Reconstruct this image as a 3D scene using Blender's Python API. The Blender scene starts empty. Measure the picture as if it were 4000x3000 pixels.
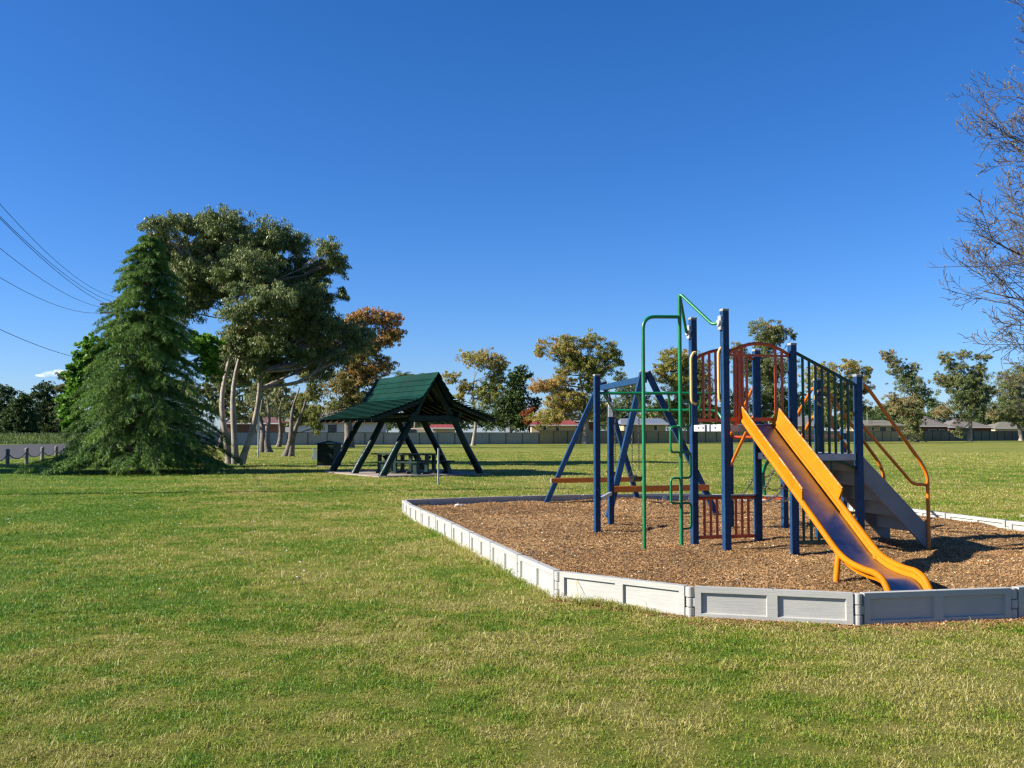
import bpy, math, random
import numpy as np
from mathutils import Vector, Matrix
R = math.radians
rng = np.random.default_rng(7)
random.seed(7)
scene = bpy.context.scene
COL = scene.collection

# ------------------------------------------------------------------ camera, sky, sun
CAMH = 1.5
F = 3750.0                       # focal length in pixels of the 4000 px wide photograph
HZ = 1692.0                      # horizon row
cam_d = bpy.data.cameras.new("camera")
cam = bpy.data.objects.new("camera", cam_d); COL.objects.link(cam)
cam.location = (0, 0, CAMH)
cam.rotation_euler = (R(90) + math.atan((HZ - 1500) / F), 0, 0)
cam_d.sensor_width = 36.0; cam_d.lens = 36.0 * F / 4000.0
cam_d.clip_start = 0.1; cam_d.clip_end = 20000
scene.camera = cam

SUN_EL = 31.0
SUN_TO = Vector((-math.cos(R(10)), -math.sin(R(10)), 0))      # horizontal direction towards the sun
world = bpy.data.worlds.new("World"); scene.world = world; world.use_nodes = True
wn = world.node_tree.nodes; wl = world.node_tree.links
for n in list(wn): wn.remove(n)
sky = wn.new("ShaderNodeTexSky"); sky.sky_type = 'NISHITA'; sky.sun_disc = False
sky.sun_elevation = R(SUN_EL)
sky.sun_rotation = math.atan2(SUN_TO.x, SUN_TO.y)
sky.altitude = 200; sky.air_density = 0.9; sky.dust_density = 0.4; sky.ozone_density = 5.0
hs = wn.new("ShaderNodeHueSaturation"); hs.inputs['Saturation'].default_value = 1.15; hs.inputs['Value'].default_value = 1.0
bg = wn.new("ShaderNodeBackground"); bg.inputs['Strength'].default_value = 0.0575
wo = wn.new("ShaderNodeOutputWorld")
wb = wn.new("ShaderNodeMix"); wb.data_type = 'RGBA'; wb.blend_type = 'MULTIPLY'; wb.inputs[0].default_value = 1.0; wb.inputs[7].default_value = (.89, .975, 1.22, 1)
wl.new(sky.outputs[0], wb.inputs[6]); wl.new(wb.outputs[2], hs.inputs['Color']); wl.new(hs.outputs[0], bg.inputs[0]); wl.new(bg.outputs[0], wo.inputs[0])

sun_d = bpy.data.lights.new("sun", 'SUN'); sun = bpy.data.objects.new("sun", sun_d); COL.objects.link(sun)
sun_d.energy = 5.0; sun_d.angle = R(0.53); sun_d.color = (1.0, 0.94, 0.83)
sv = (SUN_TO * math.cos(R(SUN_EL)) + Vector((0, 0, math.sin(R(SUN_EL)))))
sun.rotation_euler = sv.to_track_quat('Z', 'Y').to_euler()
sun.location = (-30, -10, 30)
scene.view_settings.view_transform = 'Standard'; scene.view_settings.look = 'None'
scene.view_settings.gamma = 1.0; scene.view_settings.exposure = 1.25
scene.render.engine = 'CYCLES'
scene.cycles.use_denoising = True
scene.cycles.max_bounces = 8; scene.cycles.volume_bounces = 4; scene.cycles.diffuse_bounces = 3; scene.cycles.transparent_max_bounces = 8
scene.cycles.filter_width = 1.3

# ------------------------------------------------------------------ helpers
def gx(px, Y): return (px - 2000.0) / F * Y            # lateral metres of a photo column at distance Y
def gz(py, Y): return CAMH + (HZ - py) / F * Y
def gp(px, py, Y): return Vector((gx(px, Y), Y, gz(py, Y)))

def vnoise(x, y, seed=0):
    """smooth 2-D value noise, vectorised, -1..1"""
    xi = np.floor(x).astype(np.int64); yi = np.floor(y).astype(np.int64)
    xf = x - xi; yf = y - yi
    def h(a, b):
        n = (a * 374761393 + b * 668265263 + seed * 1442695041) & 0xffffffff
        n = ((n ^ (n >> 13)) * 1274126177) & 0xffffffff
        return ((n ^ (n >> 16)) & 0xffff) / 32767.5 - 1
    u = xf * xf * (3 - 2 * xf); v = yf * yf * (3 - 2 * yf)
    return (h(xi, yi) * (1 - u) + h(xi + 1, yi) * u) * (1 - v) + (h(xi, yi + 1) * (1 - u) + h(xi + 1, yi + 1) * u) * v

def nt(m): return m.node_tree.nodes, m.node_tree.links
def newmat(name):
    m = bpy.data.materials.new(name); m.use_nodes = True
    n, l = nt(m)
    for k in list(n): n.remove(k)
    out = n.new("ShaderNodeOutputMaterial"); b = n.new("ShaderNodeBsdfPrincipled")
    l.new(b.outputs[0], out.inputs[0])
    return m, n, l, b, out
AK = .68      # overall reflectance level of painted and natural surfaces
def ramp(n, stops, k=None):
    k = AK if k is None else k; stops = [(p, tuple(min(1, c * k) for c in col)) for p, col in stops]
    r = n.new("ShaderNodeValToRGB"); e = r.color_ramp.elements
    while len(e) > 1: e.remove(e[-1])
    e[0].position = stops[0][0]; e[0].color = (*stops[0][1], 1)
    for p, c in stops[1:]:
        q = e.new(p); q.color = (*c, 1)
    return r
def noise(n, l, scale, detail=4, rough=0.55, coord='Object', vec=None):
    t = n.new("ShaderNodeTexNoise"); t.inputs['Scale'].default_value = scale
    t.inputs['Detail'].default_value = detail; t.inputs['Roughness'].default_value = rough
    if vec is None:
        tc = n.new("ShaderNodeTexCoord"); vec = tc.outputs[coord]
    l.new(vec, t.inputs['Vector'])
    return t
def paint(name, col, rough=0.4, var=0.25, vscale=6, bump=0.05, bscale=40, metal=0.0, wear=None, wear_at=0.68, spec=0.5):
    m, n, l, b, out = newmat(name)
    t = noise(n, l, vscale, 6, 0.6)
    lo = tuple(c * (1 - var) for c in col); hi = tuple(min(1, c * (1 + var)) for c in col)
    stops = [(0.3, lo), (0.6, hi)]
    if wear: stops += [(wear_at, hi), (wear_at + 0.04, wear)]
    r = ramp(n, stops); l.new(t.outputs[0], r.inputs[0]); l.new(r.outputs[0], b.inputs['Base Color'])
    b.inputs['Metallic'].default_value = metal; b.inputs['Specular IOR Level'].default_value = spec
    t3 = noise(n, l, vscale * 2.3, 3, 0.5)
    mr = n.new("ShaderNodeMapRange"); mr.inputs['To Min'].default_value = max(0.05, rough - 0.12); mr.inputs['To Max'].default_value = min(1, rough + 0.15)
    l.new(t3.outputs[0], mr.inputs[0]); l.new(mr.outputs[0], b.inputs['Roughness'])
    t2 = noise(n, l, bscale, 4, 0.6); bp = n.new("ShaderNodeBump"); bp.inputs['Strength'].default_value = bump; bp.inputs['Distance'].default_value = 0.02
    l.new(t2.outputs[0], bp.inputs['Height']); l.new(bp.outputs[0], b.inputs['Normal'])
    return m

def border_mat():
    m, n, l, b, out = newmat('pale_border_plastic')
    t = noise(n, l, 2.2, 5, .6); r = ramp(n, [(.3, (.315, .312, .288)), (.65, (.365, .36, .33))], 1); l.new(t.outputs[0], r.inputs[0])
    g = n.new("ShaderNodeNewGeometry"); sx = n.new("ShaderNodeSeparateXYZ"); l.new(g.outputs['Position'], sx.inputs[0])
    d = noise(n, l, 11, 6, .75); a = n.new("ShaderNodeMath"); a.operation = 'MULTIPLY_ADD'; l.new(sx.outputs[2], a.inputs[0]); a.inputs[1].default_value = -1.6; l.new(d.outputs[0], a.inputs[2])
    r2 = ramp(n, [(.50, (0, 0, 0)), (.72, (1, 1, 1))], 1); l.new(a.outputs[0], r2.inputs[0])      # soil splashed on by rain
    mx = n.new("ShaderNodeMix"); mx.data_type = 'RGBA'; f = n.new("ShaderNodeMath"); f.operation = 'MULTIPLY'; f.inputs[1].default_value = .55; l.new(r2.outputs[0], f.inputs[0]); l.new(f.outputs[0], mx.inputs[0])
    l.new(r.outputs[0], mx.inputs[6]); mx.inputs[7].default_value = (.25, .19, .12, 1); l.new(mx.outputs[2], b.inputs['Base Color']); b.inputs['Roughness'].default_value = .55
    mp = n.new("ShaderNodeMapping"); mp.inputs['Scale'].default_value = (3, 3, 40); tc = n.new("ShaderNodeTexCoord"); l.new(tc.outputs['Object'], mp.inputs[0])
    gr = noise(n, l, 1.6, 5, .6, vec=mp.outputs[0]); bp = n.new("ShaderNodeBump"); bp.inputs['Strength'].default_value = .25; bp.inputs['Distance'].default_value = .01; l.new(gr.outputs[0], bp.inputs['Height']); l.new(bp.outputs[0], b.inputs['Normal'])
    return m

class MB:
    """collects shapes, then builds ONE mesh object"""
    def __init__(s): s.v = []; s.f = []; s.n = 0
    def add(s, verts, faces):
        s.v.extend([tuple(p) for p in verts]); s.f.extend([tuple(i + s.n for i in f) for f in faces]); s.n += len(verts); return s
    def box(s, c, size, M=None):
        x, y, z = [d / 2 for d in size]; c = Vector(c)
        P = [Vector((a, b, d)) for a in (-x, x) for b in (-y, y) for d in (-z, z)]
        if M is not None: P = [M @ p for p in P]
        return s.add([p + c for p in P], [(0, 1, 3, 2), (4, 6, 7, 5), (0, 4, 5, 1), (2, 3, 7, 6), (0, 2, 6, 4), (1, 5, 7, 3)])
    def beam(s, a, b, w, h, side=None):
        """square section from a to b; w across, h in the upright direction"""
        a = Vector(a); b = Vector(b); d = (b - a).normalized()
        up = Vector((0, 0, 1)) if abs(d.z) < 0.98 else Vector((0, 1, 0))
        sd = Vector(side).normalized() if side is not None else d.cross(up).normalized()
        up = sd.cross(d).normalized()
        q = [sd * (i * w / 2) + up * (j * h / 2) for i, j in ((-1, -1), (1, -1), (1, 1), (-1, 1))]
        return s.add([a + k for k in q] + [b + k for k in q], [(3, 2, 1, 0), (4, 5, 6, 7), (0, 1, 5, 4), (1, 2, 6, 5), (2, 3, 7, 6), (3, 0, 4, 7)])
    def tube(s, pts, r, n=10, cap=True):
        pts = [Vector(p) for p in pts]; m = len(pts)
        rr = r if hasattr(r, '__len__') else [r] * m
        d0 = (pts[1] - pts[0]).normalized(); u = d0.orthogonal().normalized(); V = []
        for i, p in enumerate(pts):
            d = ((pts[min(i + 1, m - 1)] - pts[max(i - 1, 0)])).normalized()
            u = (u - d * u.dot(d)).normalized(); w = d.cross(u)
            for k in range(n):
                a = 2 * math.pi * k / n; V.append(p + (u * math.cos(a) + w * math.sin(a)) * rr[i])
        Fc = [(i * n + k, i * n + (k + 1) % n, (i + 1) * n + (k + 1) % n, (i + 1) * n + k) for i in range(m - 1) for k in range(n)]
        if cap: Fc += [tuple(range(n - 1, -1, -1)), tuple((m - 1) * n + k for k in range(n))]
        return s.add(V, Fc)
    def cyl(s, a, b, r, n=12): return s.tube([a, b], r, n)
    def prism(s, poly, off):
        """planar polygon (3-D points) extruded by off"""
        n = len(poly); off = Vector(off); P = [Vector(p) for p in poly]
        return s.add(P + [p + off for p in P], [tuple(range(n - 1, -1, -1)), tuple(range(n, 2 * n))] + [(i, (i + 1) % n, n + (i + 1) % n, n + i) for i in range(n)])
    def build(s, name, mat, parent=None, smooth=None, bevel=0.0):
        me = bpy.data.meshes.new(name); me.from_pydata([tuple(p) for p in s.v], [], s.f); me.update()
        import bmesh
        bm = bmesh.new(); bm.from_mesh(me); bmesh.ops.recalc_face_normals(bm, faces=bm.faces); bm.to_mesh(me); bm.free()
        o = bpy.data.objects.new(name, me); COL.objects.link(o)
        me.materials.append(mat)
        if smooth is not None:
            me.shade_smooth()
            me.set_sharp_from_angle(angle=R(smooth))
        if bevel:
            md = o.modifiers.new("bevel", 'BEVEL'); md.width = bevel; md.segments = 2; md.limit_method = 'ANGLE'
        if parent is not None: put(o, parent)
        return o
def put(o, parent):
    """parent while keeping the world-space coordinates the mesh was written in"""
    o.parent = parent
    M = Matrix.Identity(4); p = parent
    while p is not None: M = p.matrix_basis @ M if p.parent is None else p.matrix_basis @ M; p = p.parent
    if parent.type == 'EMPTY' and parent.parent is None: o.location = -parent.location
def tag(o, label=None, cat=None, group=None, kind=None):
    if label: o['label'] = label
    if cat: o['category'] = cat
    if group: o['group'] = group
    if kind: o['kind'] = kind
    return o
def thing(name, label, cat, loc, group=None):
    o = bpy.data.objects.new(name, None); COL.objects.link(o); o.location = loc; o.empty_display_size = 0.2
    return tag(o, label, cat, group)
def rnd_path(pts, r, n=5):
    """round the corners of a polyline"""
    pts = [Vector(p) for p in pts]; out = [pts[0]]
    for i in range(1, len(pts) - 1):
        a, b, c = pts[i - 1], pts[i], pts[i + 1]
        ra = min(r, (a - b).length * .48, (c - b).length * .48)
        p = b + (a - b).normalized() * ra; q = b + (c - b).normalized() * ra
        for k in range(n + 1):
            t = k / n; out.append(p * (1 - t) ** 2 + b * 2 * t * (1 - t) + q * t * t)
    out.append(pts[-1]); return out
def npmesh(name, V, quads, mat, parent=None, tint=None, tris=False, smooth=False):
    """big mesh from numpy arrays: V (n,3), quads (m,4) or (m,3)"""
    k = quads.shape[1]; m = len(quads)
    me = bpy.data.meshes.new(name)
    me.vertices.add(len(V)); me.vertices.foreach_set('co', np.ascontiguousarray(V, dtype=np.float32).ravel())
    me.loops.add(m * k); me.loops.foreach_set('vertex_index', np.ascontiguousarray(quads, dtype=np.int32).ravel())
    me.polygons.add(m); me.polygons.foreach_set('loop_start', np.arange(0, m * k, k, dtype=np.int32))
    if smooth: me.polygons.foreach_set('use_smooth', np.ones(m, dtype=bool))
    me.update(calc_edges=True)
    if tint is not None:
        a = me.attributes.new('tint', 'FLOAT', 'FACE'); a.data.foreach_set('value', np.ascontiguousarray(tint, dtype=np.float32))
    me.materials.append(mat)
    o = bpy.data.objects.new(name, me); COL.objects.link(o)
    if parent is not None: put(o, parent)
    return o
def unit(v): return v / np.maximum(np.linalg.norm(v, axis=1, keepdims=True), 1e-9)
def leaf_quads(C, D, L, W):
    """rhombic leaves at C (n,3) along D with length L, width W"""
    n = len(C); D = unit(D); N = unit(rng.normal(size=(n, 3))); S = unit(np.cross(D, N))
    L = np.asarray(L).reshape(-1, 1); W = np.asarray(W).reshape(-1, 1)
    V = np.stack([C - D * L / 2, C + S * W / 2, C + D * L / 2, C - S * W / 2], 1).reshape(-1, 3)
    return V, np.arange(4 * n).reshape(n, 4)

# ------------------------------------------------------------------ materials
M = {}
M['blue'] = paint('blue_paint', (.011, .052, .135), .45, .2, 15, .04, spec=.25, wear=(.09, .14, .24), wear_at=.66)
M['blue2'] = paint('blue_swing_paint', (.014, .058, .145), .45, .2, 8, .04, spec=.25, wear=(.1, .16, .27), wear_at=.7)
M['cap'] = paint('grey_post_cap', (.33, .34, .33), .6, .15)
M['green'] = paint('green_pipe_paint', (.003, .2, .068), .35, .2, 6, .02)
M['dkgreen'] = paint('dark_green_paint', (.006, .07, .03), .45, .2)
M['red'] = paint('red_brown_paint', (.68, .095, .02), .45, .2, 8, .03)
M['orange'] = paint('orange_paint', (.80, .20, .006), .4, .15, 8, .03)
M['yellow'] = paint('yellow_slide_paint', (.62, .20, .003), .55, .08, 5, .03, wear=(.5, .3, .12), wear_at=.74, spec=.12)
M['worn'] = paint('worn_yellow_edge', (.55, .19, .01), .55, .15, 13, .05, wear=(.42, .38, .33), wear_at=.50, spec=.2)
M['grip'] = paint('cream_grip_plastic', (.85, .5, .16), .5, .1)
M['steel'] = paint('polished_slide_steel', (.46, .52, .60), .30, .18, 5, .03, bscale=14, metal=1.0)
M['clamp'] = paint('cast_alloy', (.55, .56, .57), .45, .15, metal=.3)
M['chain'] = paint('chain_steel', (.16, .16, .15), .45, .3, metal=.7)
M['rubber'] = paint('black_rubber', (.02, .02, .022), .55, .2)
M['stairgrey'] = paint('grey_stair_plastic', (.27, .27, .265), .6, .12, 3)
M['deck'] = paint('pale_deck_sheet', (.5, .5, .5), .6, .15, 8)
M['border'] = paint('white_border_plastic', (.55, .535, .49), .55, .06, 3, .04, 60)
M['border'] = border_mat()
M['log'] = paint('dark_green_log_paint', (.003, .02, .016), .33, .35, 3, .5, 9, spec=.2)
M['benchp'] = paint('dark_green_bench_paint', (.008, .036, .026), .45, .35, 5, .3, spec=.25)
M['bin'] = paint('dark_green_bin_paint', (.004, .018, .010), .5, .2, spec=.15)
M['galv'] = paint('galvanised_steel', (.4, .41, .41), .5, .15, metal=.4)
M['white'] = paint('white_sign', (.75, .75, .74), .5, .06)
M['timber'] = paint('weathered_timber', (.24, .21, .17), .8, .25, 8, .3)
M['darkwood'] = paint('dark_pole_timber', (.11, .085, .065), .8, .3, 5, .3)
M['wire'] = paint('wire_black', (.03, .03, .035), .6, .1)
M['gumbark'] = paint('pale_gum_bark', (.30, .255, .205), .8, .4, 1.3, .5, 6)
M['greybark'] = paint('grey_bark', (.17, .14, .115), .9, .35, 3, .6, 9)
M['twig'] = paint('twig_bark', (.075, .058, .052), .8, .3, 3, .3)
M['concrete'] = paint('pink_grey_concrete', (.36, .29, .25), .85, .15, 2, .2)
M['asphalt'] = paint('asphalt', (.036, .034, .034), .85, .25, .6, .3, 30)

def roof_mat():
    m, n, l, b, out = newmat('green_shingle_paint')
    t = noise(n, l, 1.2, 5, .65)
    st = noise(n, l, .55, 6, .7)
    r = ramp(n, [(.35, (.0015, .027, .019)), (.62, (.003, .046, .033))]); l.new(t.outputs[0], r.inputs[0])
    # dark water stain running down the left slope
    r2 = ramp(n, [(.57, (0, 0, 0)), (.66, (1, 1, 1))], 1); l.new(st.outputs[0], r2.inputs[0])
    mx = n.new("ShaderNodeMix"); mx.data_type = 'RGBA'; l.new(r2.outputs[0], mx.inputs[0]); l.new(r.outputs[0], mx.inputs[6]); mx.inputs[7].default_value = (.006, .022, .018, 1)
    l.new(mx.outputs[2], b.inputs['Base Color']); b.inputs['Roughness'].default_value = .55; b.inputs['Specular IOR Level'].default_value = .1
    return m
M['roofgreen'] = roof_mat()

def leafmat(name, stops, trans=.25, rough=.55, spec=.15, k=1.05):
    m, n, l, b, out = newmat(name)
    at = n.new("ShaderNodeAttribute"); at.attribute_name = 'tint'
    r = ramp(n, stops, k); l.new(at.outputs['Fac'], r.inputs[0]); l.new(r.outputs[0], b.inputs['Base Color'])
    b.inputs['Roughness'].default_value = rough; b.inputs['Specular IOR Level'].default_value = spec
    tr = n.new("ShaderNodeBsdfTranslucent"); l.new(r.outputs[0], tr.inputs[0])
    mx = n.new("ShaderNodeMixShader"); mx.inputs[0].default_value = trans
    l.new(b.outputs[0], mx.inputs[1]); l.new(tr.outputs[0], mx.inputs[2]); l.new(mx.outputs[0], out.inputs[0])
    return m
M['gumleaf'] = leafmat('gum_leaves_olive', [(0, (0.0633, 0.0978, 0.026)), (.5, (0.138, 0.178, 0.05)), (.85, (0.23, 0.259, 0.095)), (1, (0.276, 0.196, 0.06))], .22, .45, .3)
M['gumrust'] = leafmat('gum_leaves_rust', [(0, (.10, .12, .035)), (.35, (.22, .18, .05)), (.7, (.36, .19, .065)), (1, (.42, .16, .07))])
M['gumgold'] = leafmat('gum_leaves_gold', [(0, (.11, .14, .03)), (.45, (.24, .235, .05)), (.8, (.34, .26, .075)), (1, (.38, .2, .07))])
M['gumgrey'] = leafmat('gum_leaves_grey', [(0, (.085, .115, .04)), (.5, (.17, .195, .07)), (.85, (.26, .22, .10)), (1, (.3, .18, .09))])
M['darkleaf'] = leafmat('dark_green_leaves', [(0, (.03, .055, .018)), (.6, (.06, .095, .028)), (1, (.10, .14, .045))])
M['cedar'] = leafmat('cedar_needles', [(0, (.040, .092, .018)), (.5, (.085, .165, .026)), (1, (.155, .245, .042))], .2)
M['bright'] = leafmat('bright_spring_leaves', [(0, (.055, .14, .012)), (.6, (.10, .22, .02)), (1, (.155, .30, .038))], .32)
M['redleaf'] = leafmat('red_leaves', [(0, (.16, .07, .025)), (1, (.32, .10, .04))])

def patch_factor(n, l):
    """0 green .. 1 straw, from the place in the park, shared by ground and blades"""
    g = n.new("ShaderNodeNewGeometry")
    t1 = noise(n, l, .55, 5, .62, vec=g.outputs['Position']); t2 = noise(n, l, 3.2, 4, .6, vec=g.outputs['Position'])
    t3 = noise(n, l, .045, 3, .5, vec=g.outputs['Position'])
    a = n.new("ShaderNodeMath"); a.operation = 'MULTIPLY_ADD'; l.new(t2.outputs[0], a.inputs[0]); a.inputs[1].default_value = .75; l.new(t1.outputs[0], a.inputs[2])
    c = n.new("ShaderNodeMath"); c.operation = 'MULTIPLY_ADD'; l.new(t3.outputs[0], c.inputs[0]); c.inputs[1].default_value = .55; l.new(a.outputs[0], c.inputs[2])
    mr = n.new("ShaderNodeMapRange"); mr.inputs['From Min'].default_value = .96; mr.inputs['From Max'].default_value = 1.26
    l.new(c.outputs[0], mr.inputs[0])
    # greener lawn to the left of the camera, drier to the right
    sx = n.new("ShaderNodeSeparateXYZ"); l.new(g.outputs['Position'], sx.inputs[0])
    vd = n.new("ShaderNodeMath"); vd.operation = 'MULTIPLY_ADD'; l.new(sx.outputs[1], vd.inputs[0]); vd.inputs[1].default_value = .35; l.new(sx.outputs[0], vd.inputs[2])
    mm = n.new("ShaderNodeMapRange"); mm.inputs['From Min'].default_value = -1.6; mm.inputs['From Max'].default_value = 1.2; mm.inputs['To Min'].default_value = -.30; mm.inputs['To Max'].default_value = .24
    l.new(vd.outputs[0], mm.inputs[0])
    m2 = n.new("ShaderNodeMapRange"); m2.inputs['From Min'].default_value = 11; m2.inputs['From Max'].default_value = 20; m2.inputs['To Min'].default_value = 0; m2.inputs['To Max'].default_value = -.22
    l.new(sx.outputs[1], m2.inputs[0]); m3 = n.new("ShaderNodeMath"); m3.operation = 'ADD'; l.new(mm.outputs[0], m3.inputs[0]); l.new(m2.outputs[0], m3.inputs[1]); mm = m3
    ad = n.new("ShaderNodeMath"); ad.operation = 'ADD'; ad.use_clamp = True; l.new(mr.outputs[0], ad.inputs[0]); l.new(mm.outputs[0], ad.inputs[1])
    return ad.outputs[0], g
def grass_blade_mat():
    m, n, l, b, out = newmat('grass_blades')
    f, g = patch_factor(n, l)
    at = n.new("ShaderNodeAttribute"); at.attribute_name = 'tint'
    ad = n.new("ShaderNodeMath"); ad.operation = 'MULTIPLY_ADD'; l.new(at.outputs['Fac'], ad.inputs[0]); ad.inputs[1].default_value = .9; l.new(f, ad.inputs[2])
    dv = n.new("ShaderNodeMath"); dv.operation = 'DIVIDE'; l.new(ad.outputs[0], dv.inputs[0]); dv.inputs[1].default_value = 1.9
    r = ramp(n, [(.0, (.085, .245, .010)), (.3, (.20, .36, .022)), (.55, (.40, .43, .06)), (.8, (.62, .53, .16)), (1, (.8, .68, .34))])
    l.new(dv.outputs[0], r.inputs[0]); l.new(r.outputs[0], b.inputs['Base Color'])
    b.inputs['Roughness'].default_value = .5; b.inputs['Specular IOR Level'].default_value = .35
    tr = n.new("ShaderNodeBsdfTranslucent"); l.new(r.outputs[0], tr.inputs[0])
    mx = n.new("ShaderNodeMixShader"); mx.inputs[0].default_value = .35
    l.new(b.outputs[0], mx.inputs[1]); l.new(tr.outputs[0], mx.inputs[2]); l.new(mx.outputs[0], out.inputs[0])
    return m
M['blades'] = grass_blade_mat()
def lawn_mat():
    m, n, l, b, out = newmat('lawn')
    f, g = patch_factor(n, l)
    fine = noise(n, l, 70, 7, .8, vec=g.outputs['Position'])
    ad = n.new("ShaderNodeMath"); ad.operation = 'MULTIPLY_ADD'; l.new(fine.outputs[0], ad.inputs[0]); ad.inputs[1].default_value = .9; l.new(f, ad.inputs[2])
    dv = n.new("ShaderNodeMath"); dv.operation = 'DIVIDE'; l.new(ad.outputs[0], dv.inputs[0]); dv.inputs[1].default_value = 1.9
    r = ramp(n, [(.1, (.055, .14, .009)), (.35, (.135, .205, .016)), (.6, (.25, .26, .04)), (.9, (.35, .31, .09))])
    l.new(dv.outputs[0], r.inputs[0]); l.new(r.outputs[0], b.inputs['Base Color'])
    b.inputs['Roughness'].default_value = .9; b.inputs['Specular IOR Level'].default_value = .15
    bn = noise(n, l, 30, 7, .85, vec=g.outputs['Position'])
    bp = n.new("ShaderNodeBump"); bp.inputs['Strength'].default_value = .9; bp.inputs['Distance'].default_value = .05
    l.new(bn.outputs[0], bp.inputs['Height']); l.new(bp.outputs[0], b.inputs['Normal'])
    return m
M['lawn'] = lawn_mat()
def mulch_mat():
    m, n, l, b, out = newmat('mulch_base')
    t = noise(n, l, 45, 6, .8); t2 = noise(n, l, 1.1, 3, .5)
    mm = n.new("ShaderNodeMath"); mm.operation = 'MULTIPLY_ADD'; l.new(t2.outputs[0], mm.inputs[0]); mm.inputs[1].default_value = .35; l.new(t.outputs[0], mm.inputs[2])
    r = ramp(n, [(.4, (.18, .096, .036)), (.65, (.33, .20, .085)), (.9, (.5, .35, .17))]); l.new(mm.outputs[0], r.inputs[0]); l.new(r.outputs[0], b.inputs['Base Color'])
    b.inputs['Roughness'].default_value = .9
    bp = n.new("ShaderNodeBump"); bp.inputs['Strength'].default_value = 1; bp.inputs['Distance'].default_value = .03
    l.new(t.outputs[0], bp.inputs['Height']); l.new(bp.outputs[0], b.inputs['Normal'])
    return m
M['mulch'] = mulch_mat()
M['chips'] = leafmat('wood_chips', [(0, (0.20, 0.098, 0.034)), (.5, (0.355, 0.20, 0.080)), (.85, (0.52, 0.33, 0.15)), (.97, (0.792, 0.54, 0.304)), (1, (0.96, 0.778, 0.551))], .0, .7, .3, .88)

# ------------------------------------------------------------------ ground, road, bank
GR = 4000
g = MB(); g.add([(-GR, -60, 0), (GR, -60, 0), (GR, GR, 0), (-GR, GR, 0)], [(0, 1, 2, 3)])
tag(g.build('lawn_ground', M['lawn']), kind='structure')
# road: strip that runs away to the left
g = MB(); g.add([(-17.0, 8, .006), (-58, 8, .006), (-67, 150, .006), (-53, 150, .006), (-32.3, 67.8, .006), (-26.5, 45, .006)], [(0, 5, 4, 3, 2, 1)])
tag(g.build('road', M['asphalt']), kind='structure')
# low bank beyond the road
xs = np.linspace(-190, -30, 60); ys = np.linspace(118, 190, 20)
X, Yy = np.meshgrid(xs, ys, indexing='ij')
tt = np.clip((Yy - (150 + .15 * (X + 60)) + 18) / 14, 0, 1); tt = tt * tt * (3 - 2 * tt)
side = np.clip((-38 - X) / 12, 0, 1)
Zb = -.05 + 1.25 * tt * side + .12 * vnoise(X * .3, Yy * .3, 3) * tt * side
idx = np.arange(X.size).reshape(X.shape)
Q = np.stack([idx[:-1, :-1], idx[1:, :-1], idx[1:, 1:], idx[:-1, 1:]], -1).reshape(-1, 4)
tag(npmesh('grass_bank', np.stack([X, Yy, Zb], -1).reshape(-1, 3), Q, M['lawn'], smooth=True), kind='structure')

# ------------------------------------------------------------------ soft-fall pit: border line
J = [(-2.03, 18.1), (-1.77, 16.9), (-1.46, 15.75), (-1.12, 14.55), (-.80, 13.35), (-.50, 12.15), (-.215, 11.1), (.09, 9.95), (.42, 8.80),
     (1.46, 7.94), (2.71, 7.60), (4.06, 7.87), (5.25, 8.40), (6.25, 9.20), (7.0, 10.2), (7.45, 11.4), (7.5, 12.6),
     (7.12, 13.85), (6.82, 15.1), (6.55, 16.35), (6.15, 17.5), (5.55, 18.55), (4.75, 19.5), (3.75, 20.05), (2.55, 19.9), (1.42, 19.65), (.16, 19.25), (-1.05, 18.7)]
PH, PT = .25, .065
poly = np.array(J)
def inside(px, py, P=poly):
    c = np.zeros(px.shape, bool); n = len(P); j = n - 1
    for i in range(n):
        xi, yi = P[i]; xj, yj = P[j]
        with np.errstate(divide='ignore', invalid='ignore'):
            c ^= ((yi > py) != (yj > py)) & (px < (xj - xi) * (py - yi) / (yj - yi + 1e-12) + xi)
        j = i
    return c
def dist_edge(px, py, P=poly):
    d = np.full(px.shape, 1e9); n = len(P)
    for i in range(n):
        a = P[i]; b = P[(i + 1) % n]; ab = b - a
        t = np.clip(((px - a[0]) * ab[0] + (py - a[1]) * ab[1]) / (ab @ ab), 0, 1)
        d = np.minimum(d, np.hypot(px - a[0] - t * ab[0], py - a[1] - t * ab[1]))
    return d
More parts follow.
